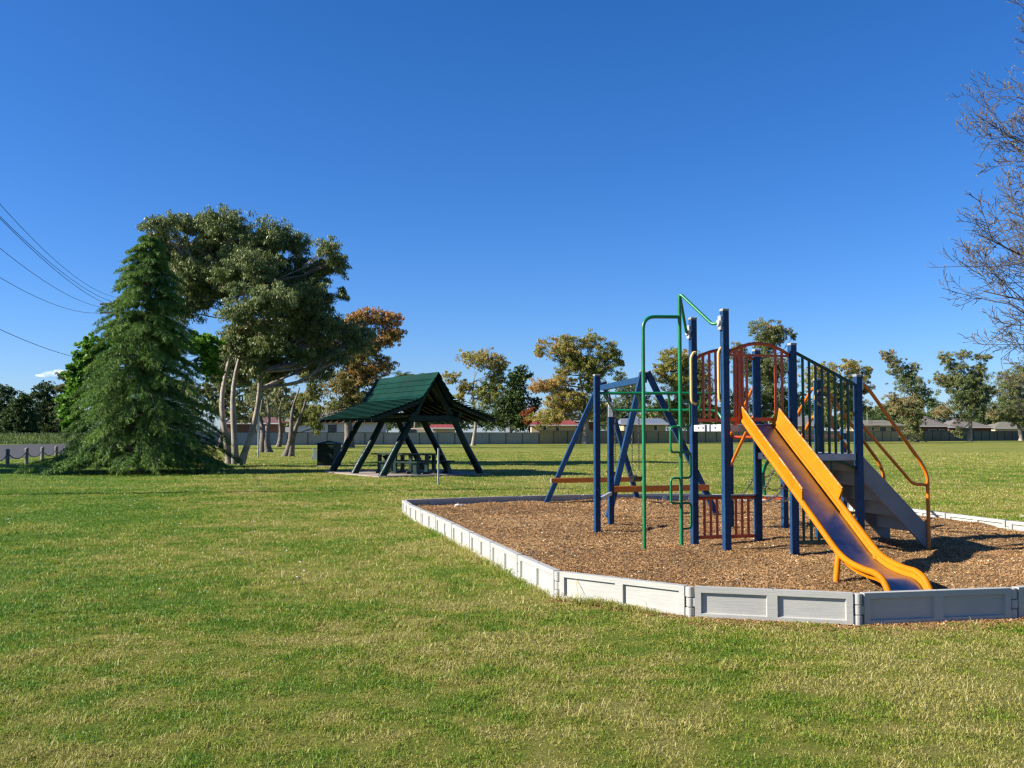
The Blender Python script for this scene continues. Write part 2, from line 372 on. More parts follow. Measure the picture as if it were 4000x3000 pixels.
def border_panel(a, b, label):
    a = Vector((a[0], a[1], 0)); b = Vector((b[0], b[1], 0)); L = (b - a).length; ux = (b - a).normalized(); uy = Vector((-ux.y, ux.x, 0))
    root = thing('border_panel', label, 'border panel', a, 'white plastic border panels around the play pit')
    P = lambda x, y, z: a + ux * x + uy * y + Vector((0, 0, z))
    z0 = -.03; mb = MB(); e = .038; h = PT / 2
    xs = [e, e + .05, L / 2 - .04, L / 2 + .04, L - e - .05, L - e]; zs = [z0, .035, PH - .045, PH]
    for sgn in (-1, 1):
        for i in range(5):
            for k in range(3):
                x0, x1, za, zb = xs[i], xs[i + 1], zs[k], zs[k + 1]
                if k == 1 and i in (1, 3):
                    q = [(x0, za), (x1, za), (x1, zb), (x0, zb)]; m_ = .007; w = [(x0 + m_, za + m_), (x1 - m_, za + m_), (x1 - m_, zb - m_), (x0 + m_, zb - m_)]
                    V = [P(x, sgn * h, z) for x, z in q] + [P(x, sgn * (h - .022), z) for x, z in w]
                    mb.add(V, [(0, 1, 5, 4), (1, 2, 6, 5), (2, 3, 7, 6), (3, 0, 4, 7), (4, 5, 6, 7)])
                else:
                    mb.add([P(x0, sgn * h, za), P(x1, sgn * h, za), P(x1, sgn * h, zb), P(x0, sgn * h, zb)], [(0, 1, 2, 3)])
    for za in (z0, PH):
        mb.add([P(xs[0], -h, za), P(xs[-1], -h, za), P(xs[-1], h, za), P(xs[0], h, za)], [(0, 1, 2, 3)])
    for x in (xs[0], xs[-1]):
        mb.add([P(x, -h, z0), P(x, h, z0), P(x, h, PH), P(x, -h, PH)], [(0, 1, 2, 3)])
    import bmesh
    bo = mb.build('panel_body', M['border'], root)
    bm = bmesh.new(); bm.from_mesh(bo.data); bmesh.ops.remove_doubles(bm, verts=bm.verts, dist=.0005); bmesh.ops.recalc_face_normals(bm, faces=bm.faces); bm.to_mesh(bo.data); bm.free()
    # hinge knuckles: two at the far end of the panel, one in the middle at the near end
    for za, zb in ((z0, .078), (.162, PH - .004)):
        k = MB(); k.cyl(P(L, 0, za), P(L, 0, zb), .033, 16); k.box(P(L - .04, 0, (za + zb) / 2), (.06, .05, zb - za - .004), Matrix((ux, uy, Vector((0, 0, 1)))).transposed())
        k.build('hinge_knuckle', M['border'], root, smooth=40, bevel=.003)
    k = MB(); k.cyl(P(0, 0, .084), P(0, 0, .156), .033, 16); k.box(P(.04, 0, .12), (.06, .05, .066), Matrix((ux, uy, Vector((0, 0, 1)))).transposed())
    k.build('hinge_knuckle', M['border'], root, smooth=40, bevel=.003)
    pl = MB(); pl.cyl(P(L / 2, 0, PH - .002), P(L / 2, 0, PH + .003), .012, 12); pl.build('pin_cap', M['cap'], root)
ordw = ['first', 'second', 'third', 'fourth', 'fifth', 'sixth', 'seventh', 'eighth', 'ninth', 'tenth', 'eleventh', 'twelfth', 'thirteenth']
for i in range(len(J)):
    if i < 8: lab = 'bright white border panel on the left side, %s from the far left corner' % ordw[i]
    elif i == 8: lab = 'white border panel at the front left bend of the pit'
    elif i == 9: lab = 'large pale grey front border panel just left of the slide foot'
    elif i == 10: lab = 'large shaded grey border panel directly in front of the slide foot'
    elif i == 11: lab = 'shaded grey front border panel cut by the right edge of the picture'
    elif i < 17: lab = 'border panel at the right end of the pit, %s past the right frame edge' % ordw[i - 12]
    elif i < 22: lab = 'sunlit border panel behind the stairs on the right, %s from the frame edge' % ordw[i - 17]
    else: lab = 'dark border panel along the far side behind the swings, %s from the right' % ordw[i - 22]
    border_panel(J[i], J[(i + 1) % len(J)], lab)

def mulch_z(x, y):
    z = .13 + .045 * vnoise(x * .9, y * .9, 1) + .032 * vnoise(x * 2.3, y * 2.3, 2) + .008 * vnoise(x * 8, y * 8, 5)
    z = z - .09 * np.exp(-(((x - 3.5) / .55) ** 2 + ((y - 8.75) / .5) ** 2)) - .04 * np.exp(-(((x - 2.1) / .5) ** 2 + ((y - 16.5) / .4) ** 2))
    return z
st = .04
xs = np.arange(-2.4, 7.8, st); ys = np.arange(7.4, 20.4, st)
X, Yy = np.meshgrid(xs, ys, indexing='ij'); idx = np.arange(X.size).reshape(X.shape)
Q = np.stack([idx[:-1, :-1], idx[1:, :-1], idx[1:, 1:], idx[:-1, 1:]], -1).reshape(-1, 4)
cx = (X[:-1, :-1] + st / 2).ravel(); cy = (Yy[:-1, :-1] + st / 2).ravel()
Q = Q[inside(cx, cy) & (dist_edge(cx, cy) > .030)]
V = np.stack([X.ravel(), Yy.ravel(), mulch_z(X.ravel(), Yy.ravel())], 1)
used = np.unique(Q); remap = np.zeros(len(V), int); remap[used] = np.arange(len(used))
tag(npmesh('mulch_bed', V[used], remap[Q], M['mulch'], smooth=True), kind='structure')
g = MB(); g.add([(x, y, .03) for x, y in J], [tuple(range(len(J)))])
tag(g.build('mulch_subsoil', M['mulch']), kind='structure')

# chips
n = 480000
Yc = 7.5 + (20.2 - 7.5) * rng.random(n) ** 1.35; Xc = rng.uniform(-2.2, 7.6, n)
k = inside(Xc, Yc) & (dist_edge(Xc, Yc) > .045) & (np.abs(Xc) < .56 * Yc + .4)
Xc, Yc = Xc[k], Yc[k]; Zc = mulch_z(Xc, Yc) + .006
n2 = 14000      # chips spilt over the front of the border
a = rng.random(n2) * 5.0; seg = np.array([(.42, 8.8), (1.46, 7.94), (2.71, 7.6), (4.06, 7.87), (5.25, 8.4)])
ia = np.minimum(a.astype(int), 3); fa = rng.random(n2)
P0 = seg[ia]; P1 = seg[ia + 1]; dd = P1 - P0; nn = np.stack([dd[:, 1], -dd[:, 0]], 1) / np.linalg.norm(dd, axis=1, keepdims=True)
off = .04 + np.abs(rng.normal(0, .15, n2)) * np.where(ia == 0, .4, 1)
S = P0 + dd * fa[:, None] + nn * off[:, None]
C = np.concatenate([np.stack([Xc, Yc, Zc], 1), np.stack([S[:, 0], S[:, 1], np.full(n2, .008)], 1)])
n = len(C); D = rng.normal(size=(n, 3)); D[:, 2] *= .33
N = rng.normal(size=(n, 3)) * .45; N[:, 2] += 1
D = unit(D); Sd = unit(np.cross(D, N)); sc = (.75 + .028 * C[:, 1])[:, None]
Lc = rng.uniform(.012, .042, (n, 1)) * sc; Wc = rng.uniform(.003, .009, (n, 1)) * sc
V = np.stack([C - D * Lc / 2 - Sd * Wc / 2, C + D * Lc / 2 - Sd * Wc / 3, C + D * Lc / 2 + Sd * Wc / 2, C - D * Lc / 2 + Sd * Wc / 3], 1).reshape(-1, 3)
tint = np.clip(rng.normal(.43, .14, n) + .22 * vnoise(C[:, 0] * .9, C[:, 1] * .9, 9), 0, 1)
tint = np.where(rng.random(n) < .012, 1.0, tint * .96)
tag(npmesh('wood_chips', V, np.arange(4 * n).reshape(n, 4), M['chips'], tint=tint), 'loose brown wood chip mulch filling the play pit', 'mulch', kind='stuff')

# ------------------------------------------------------------------ grass
def blades(name, n, y0, y1, pw, hmin, hmax, w0, label):
    u = rng.random(n); Y = (y0 ** pw + u * (y1 ** pw - y0 ** pw)) ** (1 / pw)
    X = (rng.random(n) * 2 - 1) * (.56 * Y + 1.5)
    k = ~inside(X, Y) & (dist_edge(X, Y) > .04)
    # bare spots under the spilt chips
    dB = dist_edge(X, Y)
    k &= ~((dB < .14) & (X > 1.5) & (Y < 8.5) & (rng.random(n) < .8))
    # clumping
    cl = vnoise(X * 7, Y * 7, 11) + .6 * vnoise(X * 17, Y * 17, 12)
    k &= rng.random(n) < np.clip(.62 + .5 * cl, .12, 1)
    k &= ~((X < -16.5 - (Y - 8) * .0) & (X < -10 - .256 * Y - 4))
    # slab under the shelter
    X, Y, cl, dB = X[k], Y[k], cl[k], dB[k]; n = len(X)
    grow = 1 + .35 * vnoise(X * 1.3, Y * 1.3, 13) + .35 * cl.clip(0, 1)
    grow = np.where((dB < .16) & (X < 1.2), grow * 2.5, grow)
    H = rng.uniform(hmin, hmax, n) * grow
    tall = rng.random(n) < .004; H = np.where(tall, H * 2.6, H)
    W = w0 * (.6 + .8 * rng.random(n)) * (Y / 5) ** .75
    az = rng.random(n) * 2 * np.pi; lean = rng.uniform(.4, 2.0, n)
    dx = np.cos(az); dy = np.sin(az)
    sd = np.stack([-dy, dx, np.zeros(n)], 1) * W[:, None] / 2
    # turn the flat of most blades roughly towards the light and the eye at random
    rt = rng.random(n) * np.pi; sd = np.stack([np.cos(rt), np.sin(rt), np.zeros(n)], 1) * W[:, None] / 2
    B = np.stack([X, Y, np.full(n, -.004)], 1)
    mid = B + np.stack([dx * H * lean * .25, dy * H * lean * .25, H * .6], 1)
    tip = B + np.stack([dx * H * lean * .85, dy * H * lean * .85, H * (1.05 - .40 * lean)], 1)
    V = np.stack([B - sd, B + sd, mid + sd * .8, mid - sd * .8, tip], 1).reshape(-1, 3)
    b0 = np.arange(n)[:, None] * 5
    T = np.concatenate([b0 + np.array([[0, 1, 2]]), b0 + np.array([[0, 2, 3]]), b0 + np.array([[3, 2, 4]])], 1).reshape(-1, 3)
    tn = np.clip(rng.normal(.42, .27, n), 0, 1); tn = np.where(tall, .95, tn)
    o = npmesh(name, V, T, M['blades'], tint=np.repeat(tn, 3))
    tag(o, label, 'grass', kind='stuff')
blades('grass', 660000, 3.6, 8.5, 1.2, .014, .036, .0034, 'finest nearest park grass, green and straw coloured, along the bottom of the picture')
blades('grass', 880000, 7.5, 26, .95, .017, .045, .0036, 'short mown green and straw coloured park grass in front of the play pit')
blades('grass', 300000, 24, 75, .9, .03, .06, .0038, 'short park grass further back around the shelter and trees')

# small white clover and daisy heads dotted over the lawn
n = 260; Yd = (9 ** 1.3 + rng.random(n) * (48 ** 1.3 - 9 ** 1.3)) ** (1 / 1.3); Xd = (rng.random(n) * 2 - 1) * .55 * Yd; k = ~inside(Xd, Yd) & (dist_edge(Xd, Yd) > .1) & (vnoise(Xd * .35, Yd * .35, 21) > -.1)
Xd, Yd = Xd[k], Yd[k]; n = len(Xd); Cd = np.stack([Xd, Yd, rng.uniform(.025, .05, n)], 1); Vd = []
for a in np.linspace(0, 2 * np.pi, 6, endpoint=False): Vd.append(Cd + np.array([np.cos(a), np.sin(a), 0]) * .011 * (1 + Yd[:, None] / 40))
Vd = np.stack(Vd + [Cd + np.array([0, 0, .012])], 1).reshape(-1, 3)
Td = (np.arange(n)[:, None, None] * 7 + np.array([[i, (i + 1) % 6, 6] for i in range(6)])[None]).reshape(-1, 3)
tag(npmesh('clover_flowers', Vd, Td, M['white']), 'scattered tiny white flower heads in the lawn', 'flowers', kind='stuff')

# ------------------------------------------------------------------ play structure
ea = R(14.0); e1 = Vector((math.cos(ea), math.sin(ea), 0)); e2 = Vector((math.sin(ea), -math.cos(ea), 0)); PA = Vector((2.262, 11.97, 0)); PI_ = .87
def T(a, b, z): return PA + e1 * a + e2 * b + Vector((0, 0, z))
RM = Matrix((e1, e2 * -1, Vector((0, 0, 1)))).transposed()
play = thing('play_structure', 'playground tower with yellow slide, blue posts, grey stairs and green climbing pipes', 'play structure', T(.87, .43, 0.1))
def post(p, z1, w=.082, mat='blue', parent=play, z0=-.1, capn=True):
    mb = MB(); mb.box((p.x, p.y, (z0 + z1) / 2), (w, w, z1 - z0), RM); o = mb.build('post', M[mat], parent, bevel=.008)
    if capn:
        c = MB(); c.box((p.x, p.y, z1 + .012), (w + .004, w + .004, .03), RM); co = c.build('post_cap', M['cap'], None, bevel=.007); sub(co, o)
    return o
def sub(o, part):
    o.parent = part; o.matrix_parent_inverse = (Matrix.Translation(part.location) if True else None).inverted() if False else Matrix.Identity(4)
    o.location = (0, 0, 0)
    return o
posts = {'A': (0, 0, 2.92), 'B': (0, PI_, 2.92), 'C': (PI_, 0, 2.54), 'D': (PI_, PI_, 2.54), 'F': (2 * PI_, 0, 2.18), 'G': (2 * PI_, PI_, 2.18)}
for k, (a, b, z) in posts.items(): post(T(a, b, 0), z)
N1 = Vector((3.15, 13.93, 0)); N2 = Vector((3.87, 13.70, 0)); HP = Vector((5.72, 16.6, 0)); M1 = Vector((1.188, 13.46, 0)); M2 = Vector((1.48, 14.45, 0))
for p, z in ((N1, 1.6), (N2, 1.6), (HP, 1.57), (M1, 2.30), (M2, 1.94)): post(p, z)
# decks
def deck(a0, a1, z):
    mb = MB(); mb.box(T((a0 + a1) / 2, PI_ / 2, z - .02), (a1 - a0 - .10, PI_ - .10, .03), RM); d = mb.build('deck', M['deck'], play, bevel=.004)
    e = MB()
    for b in (.0, PI_): e.beam(T(a0 + .05, b, z - .05), T(a1 - .05, b, z - .05), .04, .08)
    for a in (a0, a1): e.beam(T(a, .05, z - .05), T(a, PI_ - .05, z - .05), .04, .08)
    eo = e.build('deck_edge', M['deck'], None, bevel=.004); sub(eo, d)
    bo = MB()
    for b in (.2, .32, .65): bo.cyl(T(a0 - .028, b, z - .045), T(a0 - .018, b, z - .045), .011, 8)
    sub(bo.build('bolt', M['rubber'], None), d)
deck(0, PI_, 1.61); deck(PI_, 2 * PI_, 1.265)
st_ = MB(); st_.beam(T(PI_ + .022, .05, 1.39), T(PI_ + .022, PI_ - .05, 1.39), .02, .24); st_.build('step_riser', M['stairgrey'], play)
# guard panels with round bars
def guard(name, mat, p0, p1, ztop, zbot, nb, arch=0.0, rail2=None, r=.017, skip=(), zt1=None):
    """bars between p0 and p1 (plan points); top may arch or slope to zt1"""
    zt1 = ztop if zt1 is None else zt1
    d = (p1 - p0); L = d.length; u = d.normalized(); s0, s1 = .05, L - .05
    def top(s): q = (s - s0) / (s1 - s0); return ztop + (zt1 - ztop) * q + arch * 4 * q * (1 - q)
    mb = MB()
    pts = [p0 + u * s + Vector((0, 0, top(s))) for s in np.linspace(s0, s1, 15)]
    mb.tube(pts, .02, 8); fr = mb.build(name, M[mat], play, smooth=40)
    bt = MB(); bt.beam(p0 + u * s0 + Vector((0, 0, zbot)), p1 - u * .05 + Vector((0, 0, zbot)), .035, .04); sub(bt.build('bottom_rail', M[mat], None), fr)
    if rail2: m2 = MB(); m2.beam(p0 + u * s0 + Vector((0, 0, rail2)), p1 - u * .05 + Vector((0, 0, rail2)), .03, .025); sub(m2.build('middle_rail', M[mat], None), fr)
    for i in range(nb):
        if i in skip: continue
        s = s0 + (s1 - s0) * (i + 1) / (nb + 1); q = p0 + u * s
        b = MB(); b.cyl(q + Vector((0, 0, zbot + .02)), q + Vector((0, 0, top(s) - .01)), r, 8); sub(b.build('bar', M[mat], None, smooth=40), fr)
    return fr
P0 = lambda a, b: T(a, b, 0)
guard('arched_guard_panel', 'red', P0(0, 0), P0(PI_, 0), 2.44, 1.66, 8, arch=.11)
guard('arched_guard_panel', 'red', P0(0, PI_), P0(PI_, PI_), 2.43, 1.66, 8, arch=.12, rail2=2.41, skip=(2, 3, 4, 5))
hoop = MB(); hoop.tube(rnd_path([T(.17, PI_ + .01, 2.40), T(.17, PI_ + .01, 1.64), T(.10, PI_ + .01, 1.60)], .05), .02, 8); hoop.build('slide_entry_hoop', M['red'], play, smooth=40)
lg = guard('lower_guard_panel', 'red', P0(0, 0), P0(PI_, 0), .69, .21, 8)
tp = MB(); tp.beam(T(.05, 0, .722), T(PI_ - .05, 0, .722), .06, .02); sub(tp.build('top_plate', M['cap'], None), lg)
guard('sloping_guard_panel', 'dkgreen', P0(PI_, PI_), P0(2 * PI_, PI_), 2.45, 1.22, 8, zt1=2.09)
# lower green panel with a part arch
u = (P0(2 * PI_, PI_) - P0(PI_, PI_)).normalized()
mb = MB(); mb.beam(T(PI_ + .05, PI_, .22), T(PI_ + .48, PI_, .22), .035, .04); lp = mb.build('lower_climbing_panel', M['dkgreen'], play)
for i, s in enumerate((.12, .22, .32)):
    b = MB(); b.cyl(T(PI_ + s, PI_, .2), T(PI_ + s, PI_, 1.12), .017, 8); sub(b.build('bar', M['dkgreen'], None, smooth=40), lp)
b = MB(); b.cyl(T(PI_ + .5, PI_, .2), T(PI_ + .5, PI_, 1.15), .017, 8); sub(b.build('bar', M['dkgreen'], None, smooth=40), lp)
ar = MB(); ar.tube([T(PI_ + s, PI_, 1.15 + .02 * math.sin(s * 3) - .35 * max(0, s - .5) ** 2 * 2.4) for s in np.linspace(.05, PI_ - .05, 14)], .02, 8); sub(ar.build('arch_rail', M['dkgreen'], None, smooth=40), lp)
# steering wheel on the sloping panel
wp = T(2 * PI_ - .40, PI_ - .13, 1.93)
mb = MB(); mb.tube([wp + (e1 * math.cos(t) + Vector((0, 0, 1)) * math.sin(t)) * .093 for t in np.linspace(0, 2 * math.pi, 25)], .014, 8, cap=False)
wh = mb.build('play_wheel', M['grip'], play, smooth=40)
mb = MB(); mb.cyl(wp + e2 * .01, wp - e2 * .015, .035, 14)
for t in (.5, 2.6, 4.7): mb.beam(wp, wp + (e1 * math.cos(t) + Vector((0, 0, 1)) * math.sin(t)) * .09, .018, .01)
sub(mb.build('wheel_hub', M['rubber'], None), wh)
mb = MB(); mb.cyl(wp, wp + e2 * .1, .012); sub(mb.build('wheel_axle', M['clamp'], None), wh)
# cream hand grips either side of the climber opening
for b, s in ((0, 1), (PI_, -1)):
    bb = b + (.085 if b == 0 else -.03)
    pth = rnd_path([T(.0, bb, 2.50), T(-.03, bb, 2.50), T(-.065, bb, 2.44), T(-.065, bb, 1.96), T(-.06, bb, 1.88), T(.0, bb, 1.86)], .05)
    MB().tube(pth, .017, 10).build('hand_grip', M['grip'], play, smooth=50)
    # clamps
# climbing pole (snake climber)
Q2 = Vector((2.02, 11.52, 0)); Q1 = Vector((1.553, 11.33, 0)); dq = (Q1 - Q2).normalized()
mb = MB(); mb.tube([Q2 + Vector((0, 0, -.05)), Q2 + Vector((0, 0, 3.12))], .023, 12)
pole = mb.build('climbing_pole', M['green'], play, smooth=50)
mb = MB(); mb.tube(rnd_path([Q1 + Vector((0, 0, -.05)), Q1 + Vector((0, 0, 2.88)), Q2 + Vector((0, 0, 2.90))], .16, 8), .022, 12)
mb.build('arched_pole', M['green'], play, smooth=50)
for b, zc in ((0, 2.76), (PI_, 2.78)):
    tgt = T(-.07, b, zc)
    top = Q2 + Vector((0, 0, 3.19))
    bend = tgt + (top - tgt) * .16 + Vector((0, 0, -.075))
    MB().tube(rnd_path([Q2 + Vector((0, 0, 3.05)), top, bend, tgt], .10, 6), .019, 10).build('pole_brace', M['green'], play, smooth=50)
    c = MB(); c.box(T(-.055, b, zc), (.03, .07, .17), RM); c.cyl(T(-.09, b, zc), T(-.04, b, zc), .042, 12)
    c.build('clamp', M['clamp'], play, bevel=.008)
zz = [1.89, 1.577, 1.272, .965, .665, .36]
for i in range(5):
    s = (-1 if i % 2 == 0 else 1) * .14; z1, z0 = zz[i], zz[i + 1]
    q = Q2 + dq * s
    MB().tube(rnd_path([Q2 + Vector((0, 0, z1)), q + Vector((0, 0, z1)), q + Vector((0, 0, z0)), Q2 + Vector((0, 0, z0))], .05), .014, 8).build('foot_loop', M['green'], play, smooth=50)
# overhead ladder
def V3(p, z): return Vector((p.x, p.y, z))
ea1 = Vector((2.95, 13.50, 0)); ea2 = Vector((3.04, 14.2, 0)); s1p = M1 + Vector((.05, 0, 0)); s2p = M2 + Vector((.02, -.06, 0))
mb = MB(); mb.tube(rnd_path([V3(s1p, 2.06), V3(ea1, 2.06), V3(N1, 1.5)], .12), .021, 10); ol = mb.build('overhead_ladder', M['green'], play, smooth=50)
mb = MB(); mb.tube(rnd_path([V3(s2p, 1.84), V3(ea2, 1.84), V3(N1, 1.5)], .12), .021, 10); sub(mb.build('side_rail', M['green'], None, smooth=50), ol)
for f_ in (.03, .30, .56, .83):
    a = V3(s1p.lerp(ea1, f_), 2.05); b = V3(s2p.lerp(ea2, f_ * .96), 1.84)
    MB_ = MB().tube(rnd_path([a, a.lerp(b, .22) + Vector((.02, 0, -.05)), a.lerp(b, .8) + Vector((.02, 0, -.05)), b], .1), .018, 8)
    sub(MB_.build('rung', M['green'], None, smooth=50), ol)
for p, z in ((M1, 2.06), (M2, 1.84)):
    c = MB(); c.box((p.x + .0, p.y - .052, z + .0), (.075, .02, .2)); c.cyl(Vector((p.x, p.y - .08, z + .06)), Vector((p.x, p.y - .05, z + .06)), .035, 14)
    if p is M2: c.build('clamp', M['clamp'], play, bevel=.006)
mb = MB(); mb.beam(V3(M1, .60) + Vector((.04, .0, -.02)), V3(M2, .60), .05, .05); mb.build('foot_bar', M['clamp'], play, bevel=.004)
# handrails to the chain climber
for src, dst in ((T(PI_, 0, 0), N1), (T(2 * PI_, 0, 0), N2)):
    o0 = (dst - src).normalized()
    for z0, z1 in ((2.09, 1.46), (1.72, 1.03)):
        MB().tube(rnd_path([V3(src, z0 - .02) + o0 * .05, V3(src, z0) + o0 * .18, V3(dst, z1 + .02) - o0 * .10, V3(dst, z1) - o0 * .03], .12), .021, 10).build('climber_handrail', M['orange'], play, smooth=50)
        c = MB(); c.box(V3(src, z0) + o0 * .055, (.07, .03, .14), RM); c.build('clamp', M['clamp'], play, bevel=.006)
# chain net
def chain(mb, a, b, sag, r=.011, link=.042):
    a = Vector(a); b = Vector(b); L = (b - a).length; n = max(3, int(L / link))
    for i in range(n):
        t0, t1 = i / n, (i + 1) / n
        p = a.lerp(b, t0) + Vector((0, 0, -sag * 4 * t0 * (1 - t0))); q = a.lerp(b, t1) + Vector((0, 0, -sag * 4 * t1 * (1 - t1)))
        d = (q - p).normalized(); u_ = d.orthogonal().normalized()
        if i % 2: u_ = d.cross(u_)
        w = r * 1.15; e = (q - p) * .18
        loop = [p - e, p + u_ * w + e * .3, q + u_ * w - e * .3, q + e, q - u_ * w - e * .3, p - u_ * w + e * .3, p - e]
        mb.tube(loop, r * .36, 4, cap=False)
mb = MB(); top0, top1 = T(PI_ + .08, -.03, 1.2), T(2 * PI_ - .08, -.03, 1.2); bot0, bot1 = V3(N1, .55), V3(N2, .55)
grid = [[top0.lerp(top1, i / 3).lerp(bot0.lerp(bot1, i / 3), j / 5) + Vector((0, 0, -.16 * math.sin(j / 5 * math.pi))) for j in range(6)] for i in range(4)]
for i in range(4):
    for j in range(5): chain(mb, grid[i][j], grid[i][j + 1], .015)
for j in range(1, 5):
    for i in range(3): chain(mb, grid[i][j], grid[i + 1][j], .05)
mb.build('chain_net', M['chain'], play)
mb = MB(); mb.beam(V3(N1, .58), V3(N2, .58), .05, .04); fb = mb.build('net_bottom_beam', M['red'], play)
mb = MB(); mb.beam(V3(N1, .606), V3(N2, .606), .07, .012); sub(mb.build('beam_top_plate', M['cap'], None), fb)
MB().tube(rnd_path([Vector((3.63, 13.85, .58)), Vector((3.60, 13.85, .98)), Vector((3.72, 13.7, 1.2)), Vector((3.9, 13.3, 1.3))], .12), .026, 10).build('net_hoop', M['green'], play, smooth=50)
# horizontal rails to the low back post
mb = MB(); mb.tube(rnd_path([V3(N1, 1.44), V3(N2, 1.44), V3(HP, 1.44)], .08), .024, 10); mb.build('low_rail', M['red'], play, smooth=50)
c = MB(); c.box(Vector((HP.x - .0, HP.y - .05, 1.53)), (.08, .02, .07)); c.box(Vector((HP.x, HP.y - .05, 1.36)), (.08, .02, .07)); c.build('clamp', M['clamp'], play, bevel=.008)
mb = MB(); mb.beam(Vector((4.72, 15.4, .47)), V3(HP, .47), .05, .055); mb.build('low_step_bar', M['orange'], play)
# slide
sl0 = T(PI_ / 2 - .02, PI_, 0)
prof = [(0, 1.665), (.05, 1.64), (.18, 1.55), (.5, 1.33), (.9, 1.062), (1.307, .783), (1.65, .545), (1.924, .36), (2.12, .283), (2.34, .248), (2.50, .238), (2.60, .205), (2.66, .155), (2.71, .085)]
def catmull(P, m=5):
    out = []
    for i in range(len(P) - 1):
        p0 = P[max(i - 1, 0)]; p1 = P[i]; p2 = P[i + 1]; p3 = P[min(i + 2, len(P) - 1)]
        for k in range(m):
            t = k / m
            out.append(tuple(.5 * (2 * b + (c - a) * t + (2 * a - 5 * b + 4 * c - d) * t * t + (3 * b - a - 3 * c + d) * t ** 3) for a, b, c, d in zip(p0, p1, p2, p3)))
    out.append(P[-1]); return out
prof = catmull(prof, 4); HW = .212
def SL(s, x, z): return sl0 + e2 * s + e1 * x + Vector((0, 0, z))
bed = MB(); V = []; nx = 9
for s, z in prof:
    for i in range(nx):
        x = (i / (nx - 1) * 2 - 1) * (HW - .03); V.append(SL(s, x, z - .062 + .008 * (x / HW) ** 2 + .0025 * math.sin(s * 9 + x * 11) * (1 - (x / HW) ** 2)))
Fc = [(i * nx + k, i * nx + k + 1, (i + 1) * nx + k + 1, (i + 1) * nx + k) for i in range(len(prof) - 1) for k in range(nx - 1)]
bed.add(V, Fc); slide = bed.build('slide', M['steel'], play, smooth=60)
md = slide.modifiers.new('thickness', 'SOLIDIFY'); md.thickness = .004; md.offset = 1
for sg in (-1, 1):
    rail = MB(); rail.tube([SL(s, sg * HW, z) for s, z in prof[1:]], .031, 12); ro = rail.build('side_tube', M['yellow'], None, smooth=60); sub(ro, slide)
    # low inner cheek between bed and tube, and the high cheek of the upper half
    ch = MB(); V = []
    for s, z in prof: V += [SL(s, sg * (HW - .034), z - .055), SL(s, sg * (HW - .016), z + .015), SL(s, sg * (HW - .010), z + .015), SL(s, sg * (HW - .028), z - .075)]
    m_ = len(prof); ch.add(V, [(i * 4 + k, i * 4 + (k + 1) % 4, (i + 1) * 4 + (k + 1) % 4, (i + 1) * 4 + k) for i in range(m_ - 1) for k in range(4)])
    sub(ch.build('low_cheek', M['yellow'], None, smooth=30), slide)
    wl_ = MB(); pr = [(s, z) for s, z in prof if .0 <= s <= 1.33]
    V = []
    for i, (s, z) in enumerate(pr):
        q = i / (len(pr) - 1); hgt = .135 * min(1, .35 + i * .25) ; sl_ = s
        hgt = .125 if i > 1 else (.09 if i == 1 else .05)
        if q > .93: hgt = .125
        if i == len(pr) - 1: hgt = .11
        V += [SL(s, sg * (HW - .02), z + .012), SL(s + .03, sg * (HW + .008), z + .02 + hgt), SL(s + .03, sg * (HW + .028), z + .015 + hgt), SL(s, sg * (HW + .008), z + .012)]
    m_ = len(pr); wl_.add(V, [(i * 4 + k, i * 4 + (k + 1) % 4, (i + 1) * 4 + (k + 1) % 4, (i + 1) * 4 + k) for i in range(m_ - 1) for k in range(4)] + [(3, 2, 1, 0), ((m_ - 1) * 4, (m_ - 1) * 4 + 1, (m_ - 1) * 4 + 2, (m_ - 1) * 4 + 3)])
    sub(wl_.build('high_side_wall', M['yellow'], None, smooth=30, bevel=.003), slide)
    lip = MB(); lip.tube([SL(s + .03, sg * (HW + .018), z + .02 + (.125 if i > 1 else (.09 if i == 1 else .05))) for i, (s, z) in enumerate(pr)], .011, 8); sub(lip.build('wall_lip', M['worn'], None, smooth=60), slide)
sub(MB().tube([SL(1.93, -HW, .33), Vector((3.045, 9.12, .05))], .028, 12).build('slide_leg', M['yellow'], None, smooth=60), slide)
sub(MB().tube([SL(1.93, HW - .02, .30), Vector((3.47, 9.25, .05))], .028, 12).build('slide_leg', M['yellow'], None, smooth=60), slide)
# stairs
a0 = 2 * PI_; nst = 5; run = .185; rise = .185
def ST(s, b, z): return T(a0 + s, b, z)
zz0 = 1.25
mb = MB(); V = []
pts = []
for i in range(nst + 1):
    pts.append((.05 + i * run, zz0 - i * rise)); pts.append((.05 + i * run, zz0 - (i + 1) * rise)) if i < nst else None
inner = [(s, z) for s, z in pts if z > .1]
top_ = inner; bot_ = [(s - .012, z - .03) for s, z in inner]
prof2 = top_ + bot_[::-1]
mb.prism([ST(s, .06, z) for s, z in prof2], e2 * (PI_ - .12)); stair = mb.build('staircase', M['stairgrey'], play, bevel=.004)
for b in (.015, PI_ - .055):
    s_ = MB(); s_.prism([ST(-.02, b, 1.24), ST(.05, b, 1.24), ST(.99, b, .33), ST(.99, b, .06), ST(.9, b, .12), ST(-.02, b, 1.0)], e2 * .04); sub(s_.build('stringer', M['stairgrey'], None, bevel=.004), stair)
